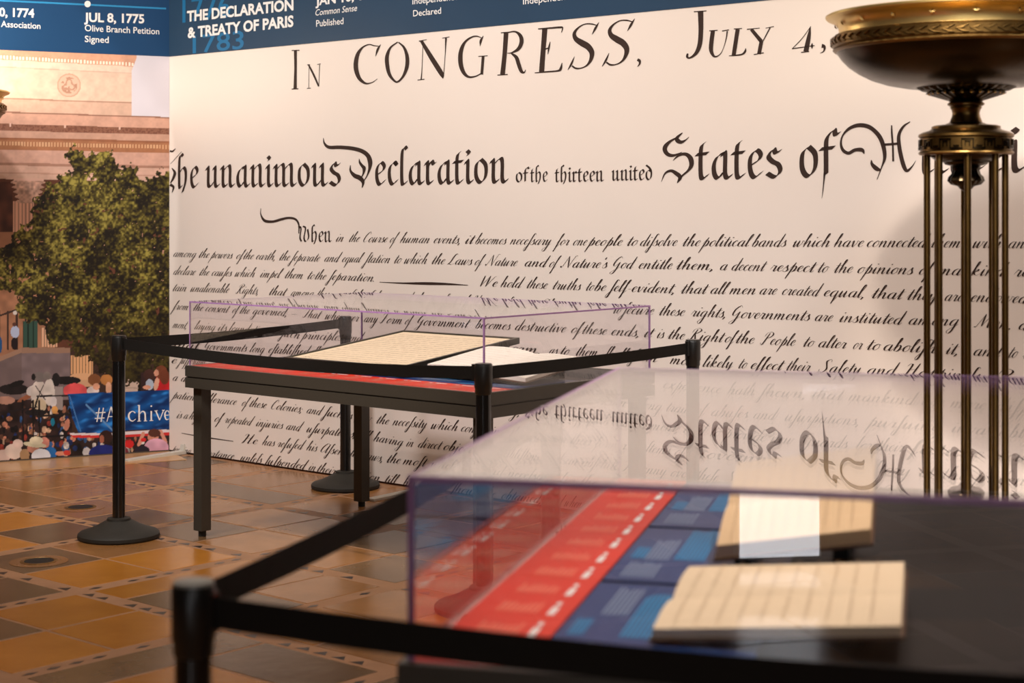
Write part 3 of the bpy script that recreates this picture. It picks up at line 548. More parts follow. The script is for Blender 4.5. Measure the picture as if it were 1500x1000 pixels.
def paint(x, y):
    col = np.zeros(x.shape+(3,)); 
    def put(m, c, k=None):
        c = np.array(c, float)
        if k is None: col[m] = c
        else: col[m] = c*k[m][:, None]
    n1 = vnoise(x, y, 3, 1); n2 = vnoise(x, y, 9, 2); n3 = vnoise(x, y, 28, 3); n0 = vnoise(x, y, 1.7, 4)
    xx = np.clip(x, -400, 260)
    sl = np.interp(y, [80, 145, 170, 212, 262, 500], [.06, .035, .034, .021, .018, 0]); Y = y-xx*sl
    put(Y > -1e9, (215, 172, 150), .95+.1*n2)
    for a, b, c in [(0, 80, (212, 158, 130)), (80, 87, (206, 150, 122)), (87, 97, (226, 196, 176)), (97, 98.5, (205, 170, 150)), (98.5, 143, (224, 190, 168)), (143, 145, (176, 136, 116)), (145, 163, (212, 174, 152)),
                    (163, 165, (150, 108, 90)), (165, 181, (208, 160, 138)), (181, 191, (140, 94, 74)), (191, 201, (196, 152, 130)), (201, 204, (150, 96, 68)), (204, 219, (168, 112, 78)), (219, 238, (206, 160, 140)),
                    (238, 242, (168, 124, 104)), (242, 252, (210, 168, 148)), (252, 254, (190, 146, 126)), (254, 262, (206, 166, 146)), (262, 600, (96, 56, 40))]:
        put((Y >= a) & (Y < b), c, .94+.08*n2+.05*n1)
    put((Y >= 81) & (Y < 86) & ((x % 4.7) < 2.6), (248, 226, 208)); put((Y >= 207) & (Y < 213) & ((x % 4.4) < 2.2), (214, 168, 128))
    put((Y >= 181) & (Y < 191) & (n0 > .62), (120, 76, 60)); put((np.abs((x-55) % 80-40) < 1.5) & (Y > 180) & (Y < 185), (220, 180, 160))
    sky = (x > 196-(np.clip(y-95, -10, 8))*.4) & (Y < 163) & (x < 262); sky |= (x > 206) & (Y < 84); sky &= Y < 163
    put(sky & (y > 77), (216, 210, 218), .98+.04*n3)
    d = np.hypot(x-101, (y-125)); a = np.arctan2(y-125, x-101)
    put(d < 17.5, (196, 156, 134)); put(d < 15.5, (214, 176, 154)); put((d < 12) & (n2*.6+n1*.5 > .58), (178, 132, 110)); put((np.abs(d-7-2*np.sin(3*a)) < 1.3), (184, 140, 118))
    # column with capital, porch
    put((x < 18) & (y > 266) & (y < 400), (84, 48, 36), .7+.6*n2)
    put((x > 19) & (x < 50) & (y > 295) & (y < 345), (196, 146, 122), .82+.3*((x % 5.2) > 2.2))
    cap = (np.abs(x-41) < 24-(y-262)*.28+3*np.sin(y*.9)) & (y > 262) & (y < 297)
    put(cap, (204, 158, 136), .62+.55*(n1*.6+n2*.4)); put((np.abs(x-42) < 22) & (y > 261) & (y < 264.5), (214, 170, 150))
    put((y > 340) & (y < 530) & (x < 80), (170, 118, 88), .85+.2*n2)
    put((y > 455) & (y < 512) & (x < 60) & (((x+3) % 13) < 3), (62, 42, 36)); put((np.abs(y-(462-x*.35)) < 1.5) & (x < 32), (60, 42, 36))
    put((np.hypot((x-22)/6.5, (y-486)/9) < 1), (176, 184, 208)); put((np.hypot((x-21)/5, (y-503)/9) < 1), (34, 24, 26)); put(np.hypot(x-22, y-458) < 3, (212, 200, 190)); put(np.hypot(x-21, y-475) < 3, (90, 54, 44)); put(np.hypot((x-0)/3, (y-505)/12) < 1, (30, 80, 130))
    put((x > 33) & (x < 55) & (y > 470) & (y < 512), (44, 66, 56), .7+.5*((x % 8) > 2)); put((x > 60) & (x < 84) & (y > 480) & (y < 508), (206, 160, 128), .75+.35*((x % 4) > 1.6))
    ledge = np.interp(x, [-400, 0, 32, 105, 300], [680, 522, 509, 509, 512])
    put((y > ledge), (124, 106, 106), .9+.15*n2); put((y > ledge) & (y < ledge+8), (150, 116, 96)); put((y > ledge) & (x < 32) , (112, 94, 92), .95+.1*n2); put((y > ledge) & (y < ledge+7) & (x < 32), (158, 122, 100))
    put((x > 103) & (x < 250) & (y > 509), (64, 44, 36))
    put((x > 104) & (x < 136) & (y > 520) & (y < 548), (206, 156, 112), .8+.3*((x % 4.6) > 2)); put((np.hypot((x-120)/18, (y-552)/6) < 1), (216, 166, 124)); put((x > 104) & (x < 138) & (y > 556) & (y < 566), (200, 156, 120))
    put((x > 182) & (x < 208) & (y > 552) & (y < 580), (188, 164, 148), .92+.12*((y % 9) > 2))
    # tree
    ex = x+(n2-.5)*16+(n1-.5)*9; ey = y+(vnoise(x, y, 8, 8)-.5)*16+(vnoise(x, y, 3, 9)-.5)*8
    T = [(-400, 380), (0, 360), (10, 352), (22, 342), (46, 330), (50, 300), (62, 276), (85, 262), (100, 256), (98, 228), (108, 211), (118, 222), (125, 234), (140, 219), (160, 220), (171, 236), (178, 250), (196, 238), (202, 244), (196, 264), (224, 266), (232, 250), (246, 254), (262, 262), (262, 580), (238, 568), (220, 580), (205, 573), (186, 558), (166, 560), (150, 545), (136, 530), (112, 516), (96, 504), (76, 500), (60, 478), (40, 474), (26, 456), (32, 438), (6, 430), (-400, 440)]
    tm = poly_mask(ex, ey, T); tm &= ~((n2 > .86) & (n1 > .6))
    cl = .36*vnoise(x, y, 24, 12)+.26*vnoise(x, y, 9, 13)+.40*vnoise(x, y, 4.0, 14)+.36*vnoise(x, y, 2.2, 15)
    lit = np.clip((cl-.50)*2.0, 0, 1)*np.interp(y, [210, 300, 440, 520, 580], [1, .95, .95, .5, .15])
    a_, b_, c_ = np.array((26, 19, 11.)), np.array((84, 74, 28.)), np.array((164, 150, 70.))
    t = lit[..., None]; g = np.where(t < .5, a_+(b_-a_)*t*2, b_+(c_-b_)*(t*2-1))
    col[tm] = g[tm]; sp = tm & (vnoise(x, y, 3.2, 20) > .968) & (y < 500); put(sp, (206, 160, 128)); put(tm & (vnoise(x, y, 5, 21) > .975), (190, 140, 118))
    # crowd zone
    cz = (y > 585) & (x < 105) | (y > 635)
    put(cz, (44, 31, 30), .6+.8*n2)
    pal = [(196, 130, 104), (30, 46, 92), (206, 196, 190), (24, 20, 22), (150, 60, 50), (176, 120, 90), (52, 90, 140), (90, 60, 48), (210, 170, 140)]
    r = np.random.RandomState(5)
    for _ in range(420):
        cx, cy = r.uniform(-160, 104) if r.rand() < .62 else r.uniform(90, 250), r.uniform(594, 676)
        if cx > 104 and cy < 640: continue
        rx, ry = r.uniform(1.6, 4.6), r.uniform(2, 6); put(np.hypot((x-cx)/rx, (y-cy)/ry) < 1, pal[r.randint(len(pal))], .65+.5*n1)
    E = lambda cx, cy, rx, ry, c, rot=0: put(np.hypot(((x-cx)*math.cos(rot)+(y-cy)*math.sin(rot))/rx, (-(x-cx)*math.sin(rot)+(y-cy)*math.cos(rot))/ry) < 1, c, .88+.2*n2)
    Ln = lambda x0, y0, x1, y1, w_, c: put(np.abs((x-x0)*(y1-y0)-(y-y0)*(x1-x0))/math.hypot(x1-x0, y1-y0)+np.maximum(0, np.maximum((x-x0)*(x1-x0)+(y-y0)*(y1-y0)-((x1-x0)**2+(y1-y0)**2), -((x-x0)*(x1-x0)+(y-y0)*(y1-y0)))/math.hypot(x1-x0, y1-y0)) < w_, c)
    E(20, 570, 22, 8, (34, 28, 28)); E(8, 586, 14, 6, (176, 130, 112)); E(24, 562, 12, 4, (26, 22, 22), -.3); E(-20, 590, 16, 20, (60, 60, 90)); E(-50, 600, 18, 20, (180, 150, 140))
    E(98, 557, 20, 6, (30, 25, 26)); E(82, 556, 6, 10, (34, 30, 30)); put((x > 80) & (x < 92) & (y > 566) & (y < 600), (150, 138, 134))
    E(38, 582, 14, 3.2, (150, 92, 66), -.45); E(47, 572, 9, 7, (214, 202, 196), -.5); E(57, 577, 12, 20, (206, 192, 182)); E(72, 574, 8, 20, (212, 200, 190)); E(78, 588, 5, 8, (216, 206, 204))
    E(57, 552, 8.5, 7.5, (120, 110, 106)); E(49, 552, 3, 5, (30, 26, 26)); E(69, 550, 6, 6, (130, 118, 112)); E(57, 594, 11, 11, (204, 184, 154)); Ln(52, 565, 66, 585, .7, (40, 32, 32)); Ln(64, 563, 52, 590, .6, (44, 36, 34)); E(52, 604, 16, 5, (30, 26, 28))
    E(110, 572, 17.5, 11, (216, 84, 86)); E(138, 556, 9.5, 8.5, (132, 82, 50)); E(136, 572, 9, 6.5, (222, 206, 202)); E(141, 566, 5, 5, (222, 160, 130)); E(156, 556, 9, 8, (178, 118, 64)); E(159, 568, 4.5, 9, (218, 166, 136))
    put((x > 206) & (x < 250) & (y > 545) & (y < 574), (52, 34, 34)); E(219, 549, 9, 8.5, (66, 40, 34)); E(219, 563, 6, 8, (180, 190, 206)); E(215, 567, 6, 3, (210, 150, 124)); E(238, 562, 12, 15, (196, 34, 40)); E(229, 562, 3.5, 10, (222, 166, 140), .2); E(236, 545, 9, 10, (120, 64, 42)); E(241, 552, 7, 11, (112, 58, 38)); E(229, 546, 3.5, 5, (214, 152, 126))
    for xr in (33, 48, 57): Ln(xr, 586, xr+1, 650, 1.2, (22, 18, 20))
    Ln(54, 580, 104, 579, 1.2, (40, 34, 34)); Ln(54, 610, 100, 606, 1.4, (34, 30, 30)); Ln(52, 640, 104, 637, 1.2, (26, 22, 24)); Ln(0, 604, 54, 596, 1, (34, 28, 30)); Ln(56, 580, 50, 600, 1.2, (30, 26, 26))
    E(80, 600, 4.5, 6, (222, 160, 90)); E(77, 618, 3, 6, (30, 130, 160)); E(98, 622, 4, 9, (206, 136, 112), .2)
    # banner
    bn = poly_mask(x, y, [(99, 577), (262, 570), (262, 628), (200, 629), (160, 633), (116, 636), (106, 612)])
    fold = .5+.5*np.sin((x*.32+y*.55)*.35+3*vnoise(x, y, 24, 30)); f2 = np.clip(vnoise(x*.6+y*.9, y-x*.2, 7, 31)*1.9-1.05, 0, 1)
    gb = np.array((8, 44, 96.))+fold[..., None]*np.array((4, 34, 50.))+f2[..., None]*np.array((50, 80, 100.))
    col[bn] = gb[bn]; Ln(126, 592, 165, 630, 1.3, (96, 140, 190)); Ln(102, 580, 118, 632, .9, (70, 120, 180))
    put(poly_mask(x, y, [(102, 634), (160, 634), (200, 631), (262, 628), (262, 632), (200, 635.5), (160, 638), (103, 638)]), (222, 208, 210)); put(poly_mask(x, y, [(103, 637), (160, 637.5), (200, 635.5), (262, 632), (262, 636), (200, 639.5), (160, 641), (108, 641)]), (206, 52, 50))
    # front heads
    E(5, 668, 10, 10, (216, 188, 176)); E(20, 661, 13, 11, (220, 198, 184), .3); E(26, 650, 7.5, 7, (216, 190, 178)); E(36, 666, 7, 9, (168, 132, 96)); E(-14, 660, 12, 12, (120, 90, 80)); E(-40, 664, 14, 14, (60, 80, 130)); E(-70, 660, 14, 14, (210, 200, 195))
    E(65, 648, 7.5, 8, (204, 134, 118)); E(74, 664, 9, 10, (36, 100, 164)); E(88, 664, 7, 3.5, (204, 136, 110)); E(98, 663, 5, 4, (190, 60, 50)); E(48, 656, 8.5, 7, (184, 124, 104)); E(51, 651, 17, 4, (204, 194, 164), .12); E(53, 645, 10, 6, (220, 208, 178)); E(60, 668, 14, 11, (218, 218, 224))
    E(127, 662, 6, 7, (206, 200, 200)); E(155, 640, 10, 10, (50, 30, 26)); E(149, 643, 3.5, 6, (170, 100, 78)); E(152, 664, 22, 13, (32, 42, 116)); E(189, 650, 7, 6, (206, 40, 42)); E(183, 662, 5, 7, (120, 50, 60))
    Ln(203, 652, 210, 634, 2.6, (212, 146, 124)); Ln(235, 631, 243, 648, 2.6, (212, 146, 124)); E(224, 640, 8, 8, (196, 130, 108)); E(226, 634, 9, 6, (84, 48, 38)); E(229, 656, 18, 14, (222, 168, 190)); E(208, 659, 11, 6.5, (40, 36, 48)); E(210, 644, 4, 3, (206, 40, 42))
    return np.clip(col, 0, 255)
# grid in photo columns/rows so the print is finest where it is seen, every vertex on the wall plane
xs = np.concatenate([np.arange(-560, -30, 4.0), np.arange(-30, 247.4, .9), [247.9]]); zs = np.linspace(.012, ZB, 640)
V = []; PX = np.zeros((len(zs), len(xs))); PY = np.zeros_like(PX)
us = np.array([onwall(x, 0, LD)[0] for x in xs]); Yd = WC.y+us*LD.y; sx = F/Yd
for j, z in enumerate(zs):
    PX[j] = xs; PY[j] = HZ+(CH-z)*sx
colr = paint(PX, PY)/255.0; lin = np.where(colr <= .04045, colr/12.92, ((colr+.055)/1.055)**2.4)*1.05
nx = len(xs); nz = len(zs)
XY = np.stack([WC.x+us*LD.x+LN.x*.002, WC.y+us*LD.y+LN.y*.002], 1)
VV = np.zeros((nz, nx, 3)); VV[..., 0] = XY[:, 0]; VV[..., 1] = XY[:, 1]; VV[..., 2] = zs[:, None]
idx = np.arange(nz*nx).reshape(nz, nx); Q = np.stack([idx[:-1, :-1], idx[:-1, 1:], idx[1:, 1:], idx[1:, :-1]], -1).reshape(-1, 4)
me = bpy.data.meshes.new('mural_print'); me.vertices.add(nz*nx); me.vertices.foreach_set('co', VV.reshape(-1))
me.loops.add(Q.size); me.loops.foreach_set('vertex_index', Q.reshape(-1)); me.polygons.add(len(Q)); me.polygons.foreach_set('loop_start', np.arange(0, Q.size, 4)); me.update(calc_edges=True); me.validate()
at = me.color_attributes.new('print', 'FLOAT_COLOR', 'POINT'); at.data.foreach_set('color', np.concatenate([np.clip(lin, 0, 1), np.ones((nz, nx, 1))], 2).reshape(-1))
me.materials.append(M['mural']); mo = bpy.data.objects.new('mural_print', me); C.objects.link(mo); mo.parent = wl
V2 = []; F2 = []
for P in [[(872, 222, 9), (850, 346, 9)], [(908, 222, 9), (886, 346, 9)], [(840, 266, 8), (926, 262, 8)], [(832, 316, 8), (917, 311, 8)],
          [(938, 344, 7), (975, 212, 9)], [(975, 212, 14), (1018, 342, 14)], [(950, 300, 7), (1005, 298, 7)],
          [(1052, 258, 12), (1052, 340, 13)], [(1052, 290, 6), (1075, 256, 10), (1096, 262, 8)],
          [(1188, 268, 10), (1165, 252, 7), (1138, 268, 13), (1130, 298, 15), (1142, 328, 12), (1166, 338, 8), (1192, 320, 5)],
          [(1222, 198, 14), (1222, 338, 14)], [(1222, 282, 5), (1248, 254, 9), (1272, 268, 13), (1276, 338, 13)], [(1208, 202, 6), (1224, 198, 8)], [(1206, 340, 6), (1238, 338, 6)], [(1262, 338, 6), (1292, 336, 6)],
          [(1328, 250, 13), (1328, 333, 13)], [(1312, 335, 6), (1345, 333, 6)], [(1328, 200, 6), (1328, 207, 15), (1328, 214, 6)],
          [(1368, 248, 13), (1402, 330, 9)], [(1402, 330, 6), (1436, 244, 8)], [(1355, 249, 6), (1385, 246, 6)], [(1422, 244, 6), (1448, 242, 6)],
          [(1452, 288, 6), (1486, 282, 6), (1480, 254, 8), (1464, 248, 7), (1450, 268, 12), (1449, 300, 13), (1462, 326, 9), (1484, 318, 4)],
          [(1120, 340, 3), (1122, 339, 3)]]:
    trace(P, (0, 560), 6, V2, F2)
V2 = [(min(x, 247.6), y) for x, y in V2]
mk('printed_banner_text', px_to_wall(V2, LD, LN, .004), F2, 'white_print', wl)

# wall support feet
for u in (.15, 2.36):
    b = WC+RD*u; e = b+RN*.46; sd = RD*.03
    V = [(b.x-sd.x, b.y-sd.y, .022), (b.x+sd.x, b.y+sd.y, .022), (e.x+sd.x, e.y+sd.y, .012), (e.x-sd.x, e.y-sd.y, .012)]
    V += [(p[0], p[1], .001) for p in V]
    o = mk('support_foot', V, [(0, 1, 2, 3), (7, 6, 5, 4), (0, 4, 5, 1), (1, 5, 6, 2), (2, 6, 7, 3), (3, 7, 4, 0)], 'foot_white', wr); flip_up(o)
    V = [wpt(u-.02, .02, RD, RN, .001), wpt(u+.02, .02, RD, RN, .001), wpt(u+.02, .06, RD, RN, .001), wpt(u-.02, .06, RD, RN, .001), wpt(u-.02, .02, RD, RN, .02), wpt(u+.02, .02, RD, RN, .02), wpt(u+.02, .06, RD, RN, .008), wpt(u-.02, .06, RD, RN, .008)]
    o = mk('foot_bracket', V, [(0, 1, 2, 3), (4, 5, 6, 7), (0, 1, 5, 4), (1, 2, 6, 5), (2, 3, 7, 6), (3, 0, 4, 7)], 'foot_white', wr); flip_up(o)

# ------------------------------------------------------------------ floor tiles (aligned with the printed wall)
UA = Vector((.6537, .7567)); VA = Vector((.7567, -.6537)); PIT = .935; U0 = 4.175; V0 = -5.07; SW = .075
def fpt(u, v): return UA*u+VA*v
def tile_mesh(wu, wv):
    mb = MB(); mb.box(-wu/2, wu/2, -wv/2, wv/2, -.012, 0, .003); me = bpy.data.meshes.new('tile'); me.from_pydata(mb.V, [], mb.F); me.update(); return me
tmesh = {}
def get_tile(wu, wv, m):
    k = (round(wu, 3), round(wv, 3), m)
    if k not in tmesh:
        me = tile_mesh(wu, wv); me.materials.append(M[m]); tmesh[k] = me
    return tmesh[k]
ANG = math.atan2(UA.y, UA.x)
HAND = {  # (cell u, cell v) -> tiles as (u0,u1,v0,v1 in cell fractions, material)
 (-1, -1): [(0, .5, 0, .5, 'tile_brown'), (0, .5, .5, 1, 'tile_orange'), (.5, 1, 0, .5, 'tile_orange'), (.5, 1, .5, 1, 'tile_orange')],
 (0, -2): [(0, .5, 0, .5, 'tile_brown'), (0, .5, .5, 1, 'tile_orange'), (.5, 1, 0, .5, 'tile_mid'), (.5, 1, .5, 1, 'tile_orange')],
 (0, -1): [(0, 1, 0, .26, 'tile_orange'), (0, .5, .26, 1, 'tile_brown'), (.5, 1, .26, .6, 'tile_mid'), (.5, 1, .6, 1, 'tile_mid')],
 (-1, -2): [(0, 1, 0, .5, 'tile_brown'), (0, 1, .5, 1, 'tile_brown')],
 (-1, 0): [(0, 1, 0, .3, 'tile_brown'), (0, .6, .3, 1, 'tile_orange'), (.6, 1, .3, 1, 'tile_brown')],
 (0, 0): [(0, .5, 0, .5, 'tile_orange'), (.5, 1, 0, .5, 'tile_mid'), (0, .5, .5, 1, 'tile_mid'), (.5, 1, .5, 1, 'tile_orange')],
 (1, -1): [(0, .5, 0, .5, 'tile_mid'), (.5, 1, 0, .5, 'tile_brown'), (0, .5, .5, 1, 'tile_brown'), (.5, 1, .5, 1, 'tile_mid')],
 (1, -2): [(0, .5, 0, .5, 'tile_brown'), (.5, 1, 0, .5, 'tile_mid'), (0, .5, .5, 1, 'tile_mid'), (.5, 1, .5, 1, 'tile_mid')],
 (1, -3): [(0, .5, 0, .5, 'tile_mid'), (.5, 1, 0, .5, 'tile_mid'), (0, .5, .5, 1, 'tile_brown'), (.5, 1, .5, 1, 'tile_mid')],
}
cells = []; FR = MB(); rf = random.Random(3); far = {'tile_orange': MB(), 'tile_brown': MB(), 'tile_mid': MB()}; mos = MB(); mosn = 0
def inside_room(p): return -8.9 < p.x < 7.9 and -7.9 < p.y < 13.9
def behind_wall(p, mrg=0):
    q = p-WC; return (q.dot(RN) < mrg and q.dot(RD) > -.5) or (q.dot(LN) < mrg and q.dot(LD) > -.5)
for i in range(-16, 12):
    for j in range(-14, 14):
        u0 = U0+SW/2+i*PIT; v0 = V0+SW/2+j*PIT; cu, cv = u0+(PIT-SW)/2, v0+(PIT-SW)/2; c = fpt(cu, cv)
        if not inside_room(c) or behind_wall(c, -1.2): continue
        vis = False
        if c.y > 1.5:
            s = F/c.y; px = 750+c.x*s; py = HZ+CH*s
            vis = -160 < px < 1100 and py < 1130 and not behind_wall(c, -.6)
        lay = HAND.get((i, j))
        if not lay:
            cs = [rf.choice(['tile_orange', 'tile_mid', 'tile_mid', 'tile_brown', 'tile_brown']) for _ in range(4)]
            if i >= 1: cs = [rf.choice(['tile_mid', 'tile_mid', 'tile_brown']) for _ in range(4)]
            k = rf.random()
            if k < .65: lay = [(0, .5, 0, .5, cs[0]), (0, .5, .5, 1, cs[1]), (.5, 1, 0, .5, cs[2]), (.5, 1, .5, 1, cs[3])]
            elif k < .85: lay = [(0, 1, 0, .3, cs[0]), (0, .5, .3, 1, cs[1]), (.5, 1, .3, 1, cs[2])]
            else: lay = [(0, .35, 0, 1, cs[0]), (.35, 1, 0, .5, cs[1]), (.35, 1, .5, 1, cs[2])]
        cells.append((vis, c, u0, v0, lay))
nt_ = 0
CL = PIT-SW
for vis, c, u0, v0, lay in cells:
    for a, b, c0, d, m in lay:
        wu = (b-a)*CL-.014; wv = (d-c0)*CL-.014; p = fpt(u0+(a+b)/2*CL, v0+(c0+d)/2*CL)
        if vis and nt_ < 296:
            o = bpy.data.objects.new('tile', get_tile(wu, wv, m)); C.objects.link(o); o.parent = fl
            o.location = (p.x, p.y, rf.uniform(-.0004, 0)); o.rotation_euler = (rf.uniform(-.0008, .0008), rf.uniform(-.0008, .0008), ANG); nt_ += 1
            # local +x is UA; local y is -VA, symmetric so fine
        else:
            q = [fpt(u0+a*CL+.006, v0+c0*CL+.006), fpt(u0+b*CL-.006, v0+c0*CL+.006), fpt(u0+b*CL-.006, v0+d*CL-.006), fpt(u0+a*CL+.006, v0+d*CL-.006)]
            far[m].add([(t.x, t.y, -.0005) for t in q], [(3, 2, 1, 0)])
for m, mb in far.items():
    if mb.V: tag(mb.build('distant_tiles', m, fl), kind='stuff')
# mosaic strips between the tiles: little triangles and lozenges
for i in range(-3, 7):
    for j in range(-6, 6):
        for orient in (0, 1):
            for k in range(9):
                if rf.random() < .28: continue
                t = (k+.5)/9*CL; hw = .034; w_ = .021
                if orient == 0: cu, cv, du, dv = U0+i*PIT, V0+SW/2+j*PIT+t, (0, 1), (1, 0)
                else: cu, cv, du, dv = U0+SW/2+i*PIT+t, V0+j*PIT, (1, 0), (0, 1)
                p = fpt(cu, cv)
                if behind_wall(p, .02) or not inside_room(p) or p.y < 1.5: continue
                if orient == 0: tri = [(-hw, -w_), (hw, -w_), (0, w_)]
                else: tri = [(-hw*.95, 0), (0, -w_*.7), (hw*.95, 0), (0, w_*.7)]
                q = []
                for a, b in tri:
                    a *= rf.uniform(.85, 1.1); b *= rf.uniform(.85, 1.15); x = fpt(cu+du[0]*a+dv[0]*b, cv+du[1]*a+dv[1]*b); q.append((x.x, x.y, -.0009))
                n = len(q); mos.add(q+[(x, y, -.008) for x, y, z in q], [tuple(range(n))]+[(r_, (r_+1) % n, n+(r_+1) % n, n+r_) for r_ in range(n)])
tag(mos.build('mosaic_insets', 'mosaic', fl), kind='stuff')
# tan stone border before the mural, its colour brightened to imitate mural light
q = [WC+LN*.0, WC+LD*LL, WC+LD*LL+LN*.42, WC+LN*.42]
bo = mk('lit_stone_border', [(p.x, p.y, .003) for p in q]+[(p.x, p.y, -.01) for p in q], [(0, 1, 2, 3), (0, 4, 5, 1), (1, 5, 6, 2), (2, 6, 7, 3), (3, 7, 4, 0)], 'lit_stone_border', fl); flip_up(bo)
# floor outlets
for (x, y, nm) in ((57, 822, 'round black floor outlet in a worn brass ring in front of the left stanchion'), (118, 743, 'round black floor outlet with thin pale ring behind the left stanchion')):
    s = (y-HZ)/CH; e = empty('floor_outlet', ((x-750)/s, F/s, 0)); tag(e, nm, 'outlet')
    autosmooth(MB().lathe([(.083, 0), (.083, .003), (.068, .0045), (.066, .002)], 40).build('ring', 'brass_dull', e))
    autosmooth(MB().lathe([(.0, .001), (.066, .001), (.064, .0045), (.0, .006)], 40).build('grille', 'drain', e))
    autosmooth(MB().lathe([(.13, .0006), (.13, .0011), (.083, .0015)], 40).build('surround', 'tile_mid', e))

# ------------------------------------------------------------------ display tables with acrylic covers
ZS = .835; ZC = CH-.451
CASE = [dict(o=(-.116, 7.03), e2=(.649, .761), W=1.179, L=1.924), dict(o=(-.1765, 2.858), e2=(.9715, -.237), W=1.18, L=2.016)]
for c in CASE: c['rot'] = math.atan2(c['e2'][1], c['e2'][0])
LBT = ['long dark grey display table near the corner, red printed strip along its front', 'dark grey display table in the blurred foreground holding red and blue panels']
LBC = ['clear acrylic cover with thin purple edges on the far table by the corner', 'large clear acrylic cover on the foreground table, mirroring the wall script']
def bars(e, name, m, rects, z, par):
    mb = MB()
    for (x0, x1, y0, y1) in rects: mb.add([(x0, y0, z), (x1, y0, z), (x1, y1, z), (x0, y1, z)], [(0, 1, 2, 3)])
    return tag(mb.build(name, m, par), kind='stuff')
def table(ci):
    c = CASE[ci]; W, L = c['W'], c['L']; e = empty('display_table', (*c['o'], 0), c['rot']); tag(e, LBT[ci], 'table', 'display tables')
    g = .014
    mb = MB(); t = .03   # upper rail as a frame
    for z0, z1, ins in ((.783, ZS, 0), (.776, .783, .007), (.728, .776, 0)):
        a = -g+ins
        mb.box(a, W-a, a, a+t, z0, z1); mb.box(a, W-a, L-a-t, L-a, z0, z1); mb.box(a, a+t, a+t, L-a-t, z0, z1); mb.box(W-a-t, W-a, a+t, L-a-t, z0, z1)
    mb.build('frame', 'dark_frame', e)
    MB().box(t-g, W-t+g, t-g, L-t+g, .79, ZS-.003).build('tabletop', 'table_black', e)
    for sx in (0, 1):
        for sy in (0, 1):
            x = .045 if sx == 0 else W-.045; y = .045 if sy == 0 else L-.045
            lg = MB().box(x-.03, x+.03, y-.03, y+.03, .028, .728, .002).build('leg', 'dark_frame', e)
            autosmooth(MB().lathe([(.019, 0), (.019, .03)], 20, x, y).build('foot_pad', 'base_black', lg))
    z = ZS+.0005
    rp = MB().box(.004, .198, .004, L-.01, ZS-.003, z).build('red_strip', 'red', e); rp['label'] = 'bright red printed strip'
    n = 12; R1 = []; R2 = []
    rr = random.Random(4)
    for k in range(n):
        y = .03+k*(L-.06)/n; R1.append((.156, .170, y+.02, y+.085)); R1.append((.157, .167, y+.10, y+.125))
        for q in range(8): R2.append((.055+q*.0105, .055+q*.0105+.0055, y+.03, y+rr.uniform(.085, .115)))
    bars(e, 'printed_dates', 'white_print', R1, z+.001, rp); bars(e, 'printed_captions', 'red_light', R2, z+.001, rp)
    ys = [.004, .69, 1.3, L-.01]
    for k in range(3):
        x1 = W*.48 if ci == 1 else W*.55
        bp = MB().box(.203, x1, ys[k]+.012, ys[k+1]-.012, ZS-.003, z).build('blue_panel', 'blue', e)
        A = []; B = []; y0 = ys[k]
        for q in range(6): A.append((.255+q*.009, .255+q*.009+.0045, y0+(.40 if k == 0 else .23), y0+(.63 if k == 0 else .46)-rr.uniform(0, .03)))
        for q in range(8): B.append((.318+q*.0085, .318+q*.0085+.005, y0+.24, y0+.59-rr.uniform(0, .03)))
        for q in range(7): A.append((.232+q*.0105, .232+q*.0105+.005, y0+.05, y0+.20-rr.uniform(0, .02)))
        for q in range(4): B.append((.222+q*.008, .222+q*.008+.0045, y0+.24, y0+.36))
        bars(e, 'printed_captions', 'grey_print', A, z+.001, bp); bars(e, 'printed_heading', 'cyan', B, z+.001, bp)
    return e
def cover(ci):
    c = CASE[ci]; W, L = c['W'], c['L']; e = empty('acrylic_cover', (*c['o'], ZS), c['rot']); tag(e, LBC[ci], 'cover', 'acrylic covers')
    H = ZC-ZS; t = .010 if ci else .007
    MB().box(t, W-t, t, L-t, H-t, H).build('top_pane', 'acrylic', e)
    MB().box(t, W-t, 0, t, .002, H-t).build('side_pane', 'acrylic', e); MB().box(t, W-t, L-t, L, .002, H-t).build('side_pane', 'acrylic', e)
    MB().box(0, t, t, L-t, .002, H-t).build('side_pane', 'acrylic', e); MB().box(W-t, W, t, L-t, .002, H-t).build('side_pane', 'acrylic', e)
    for q in ((0, W, 0, t, H-t, H), (0, W, L-t, L, H-t, H), (0, t, t, L-t, H-t, H), (W-t, W, t, L-t, H-t, H),
              (0, t, 0, t, .002, H-t), (W-t, W, 0, t, .002, H-t), (0, t, L-t, L, .002, H-t), (W-t, W, L-t, L, .002, H-t)):
        MB().box(*q).build('edge', 'purple', e)
    return e
T1, T2 = table(0), table(1)
cover(0); cover(1)
def inner(ci, name, x, y, z):
    c = CASE[ci]; e2 = Vector(c['e2']); e1 = Vector((-e2.y, e2.x)); p = Vector(c['o'])+e2*x+e1*y
    return empty(name, (p.x, p.y, z), c['rot'])
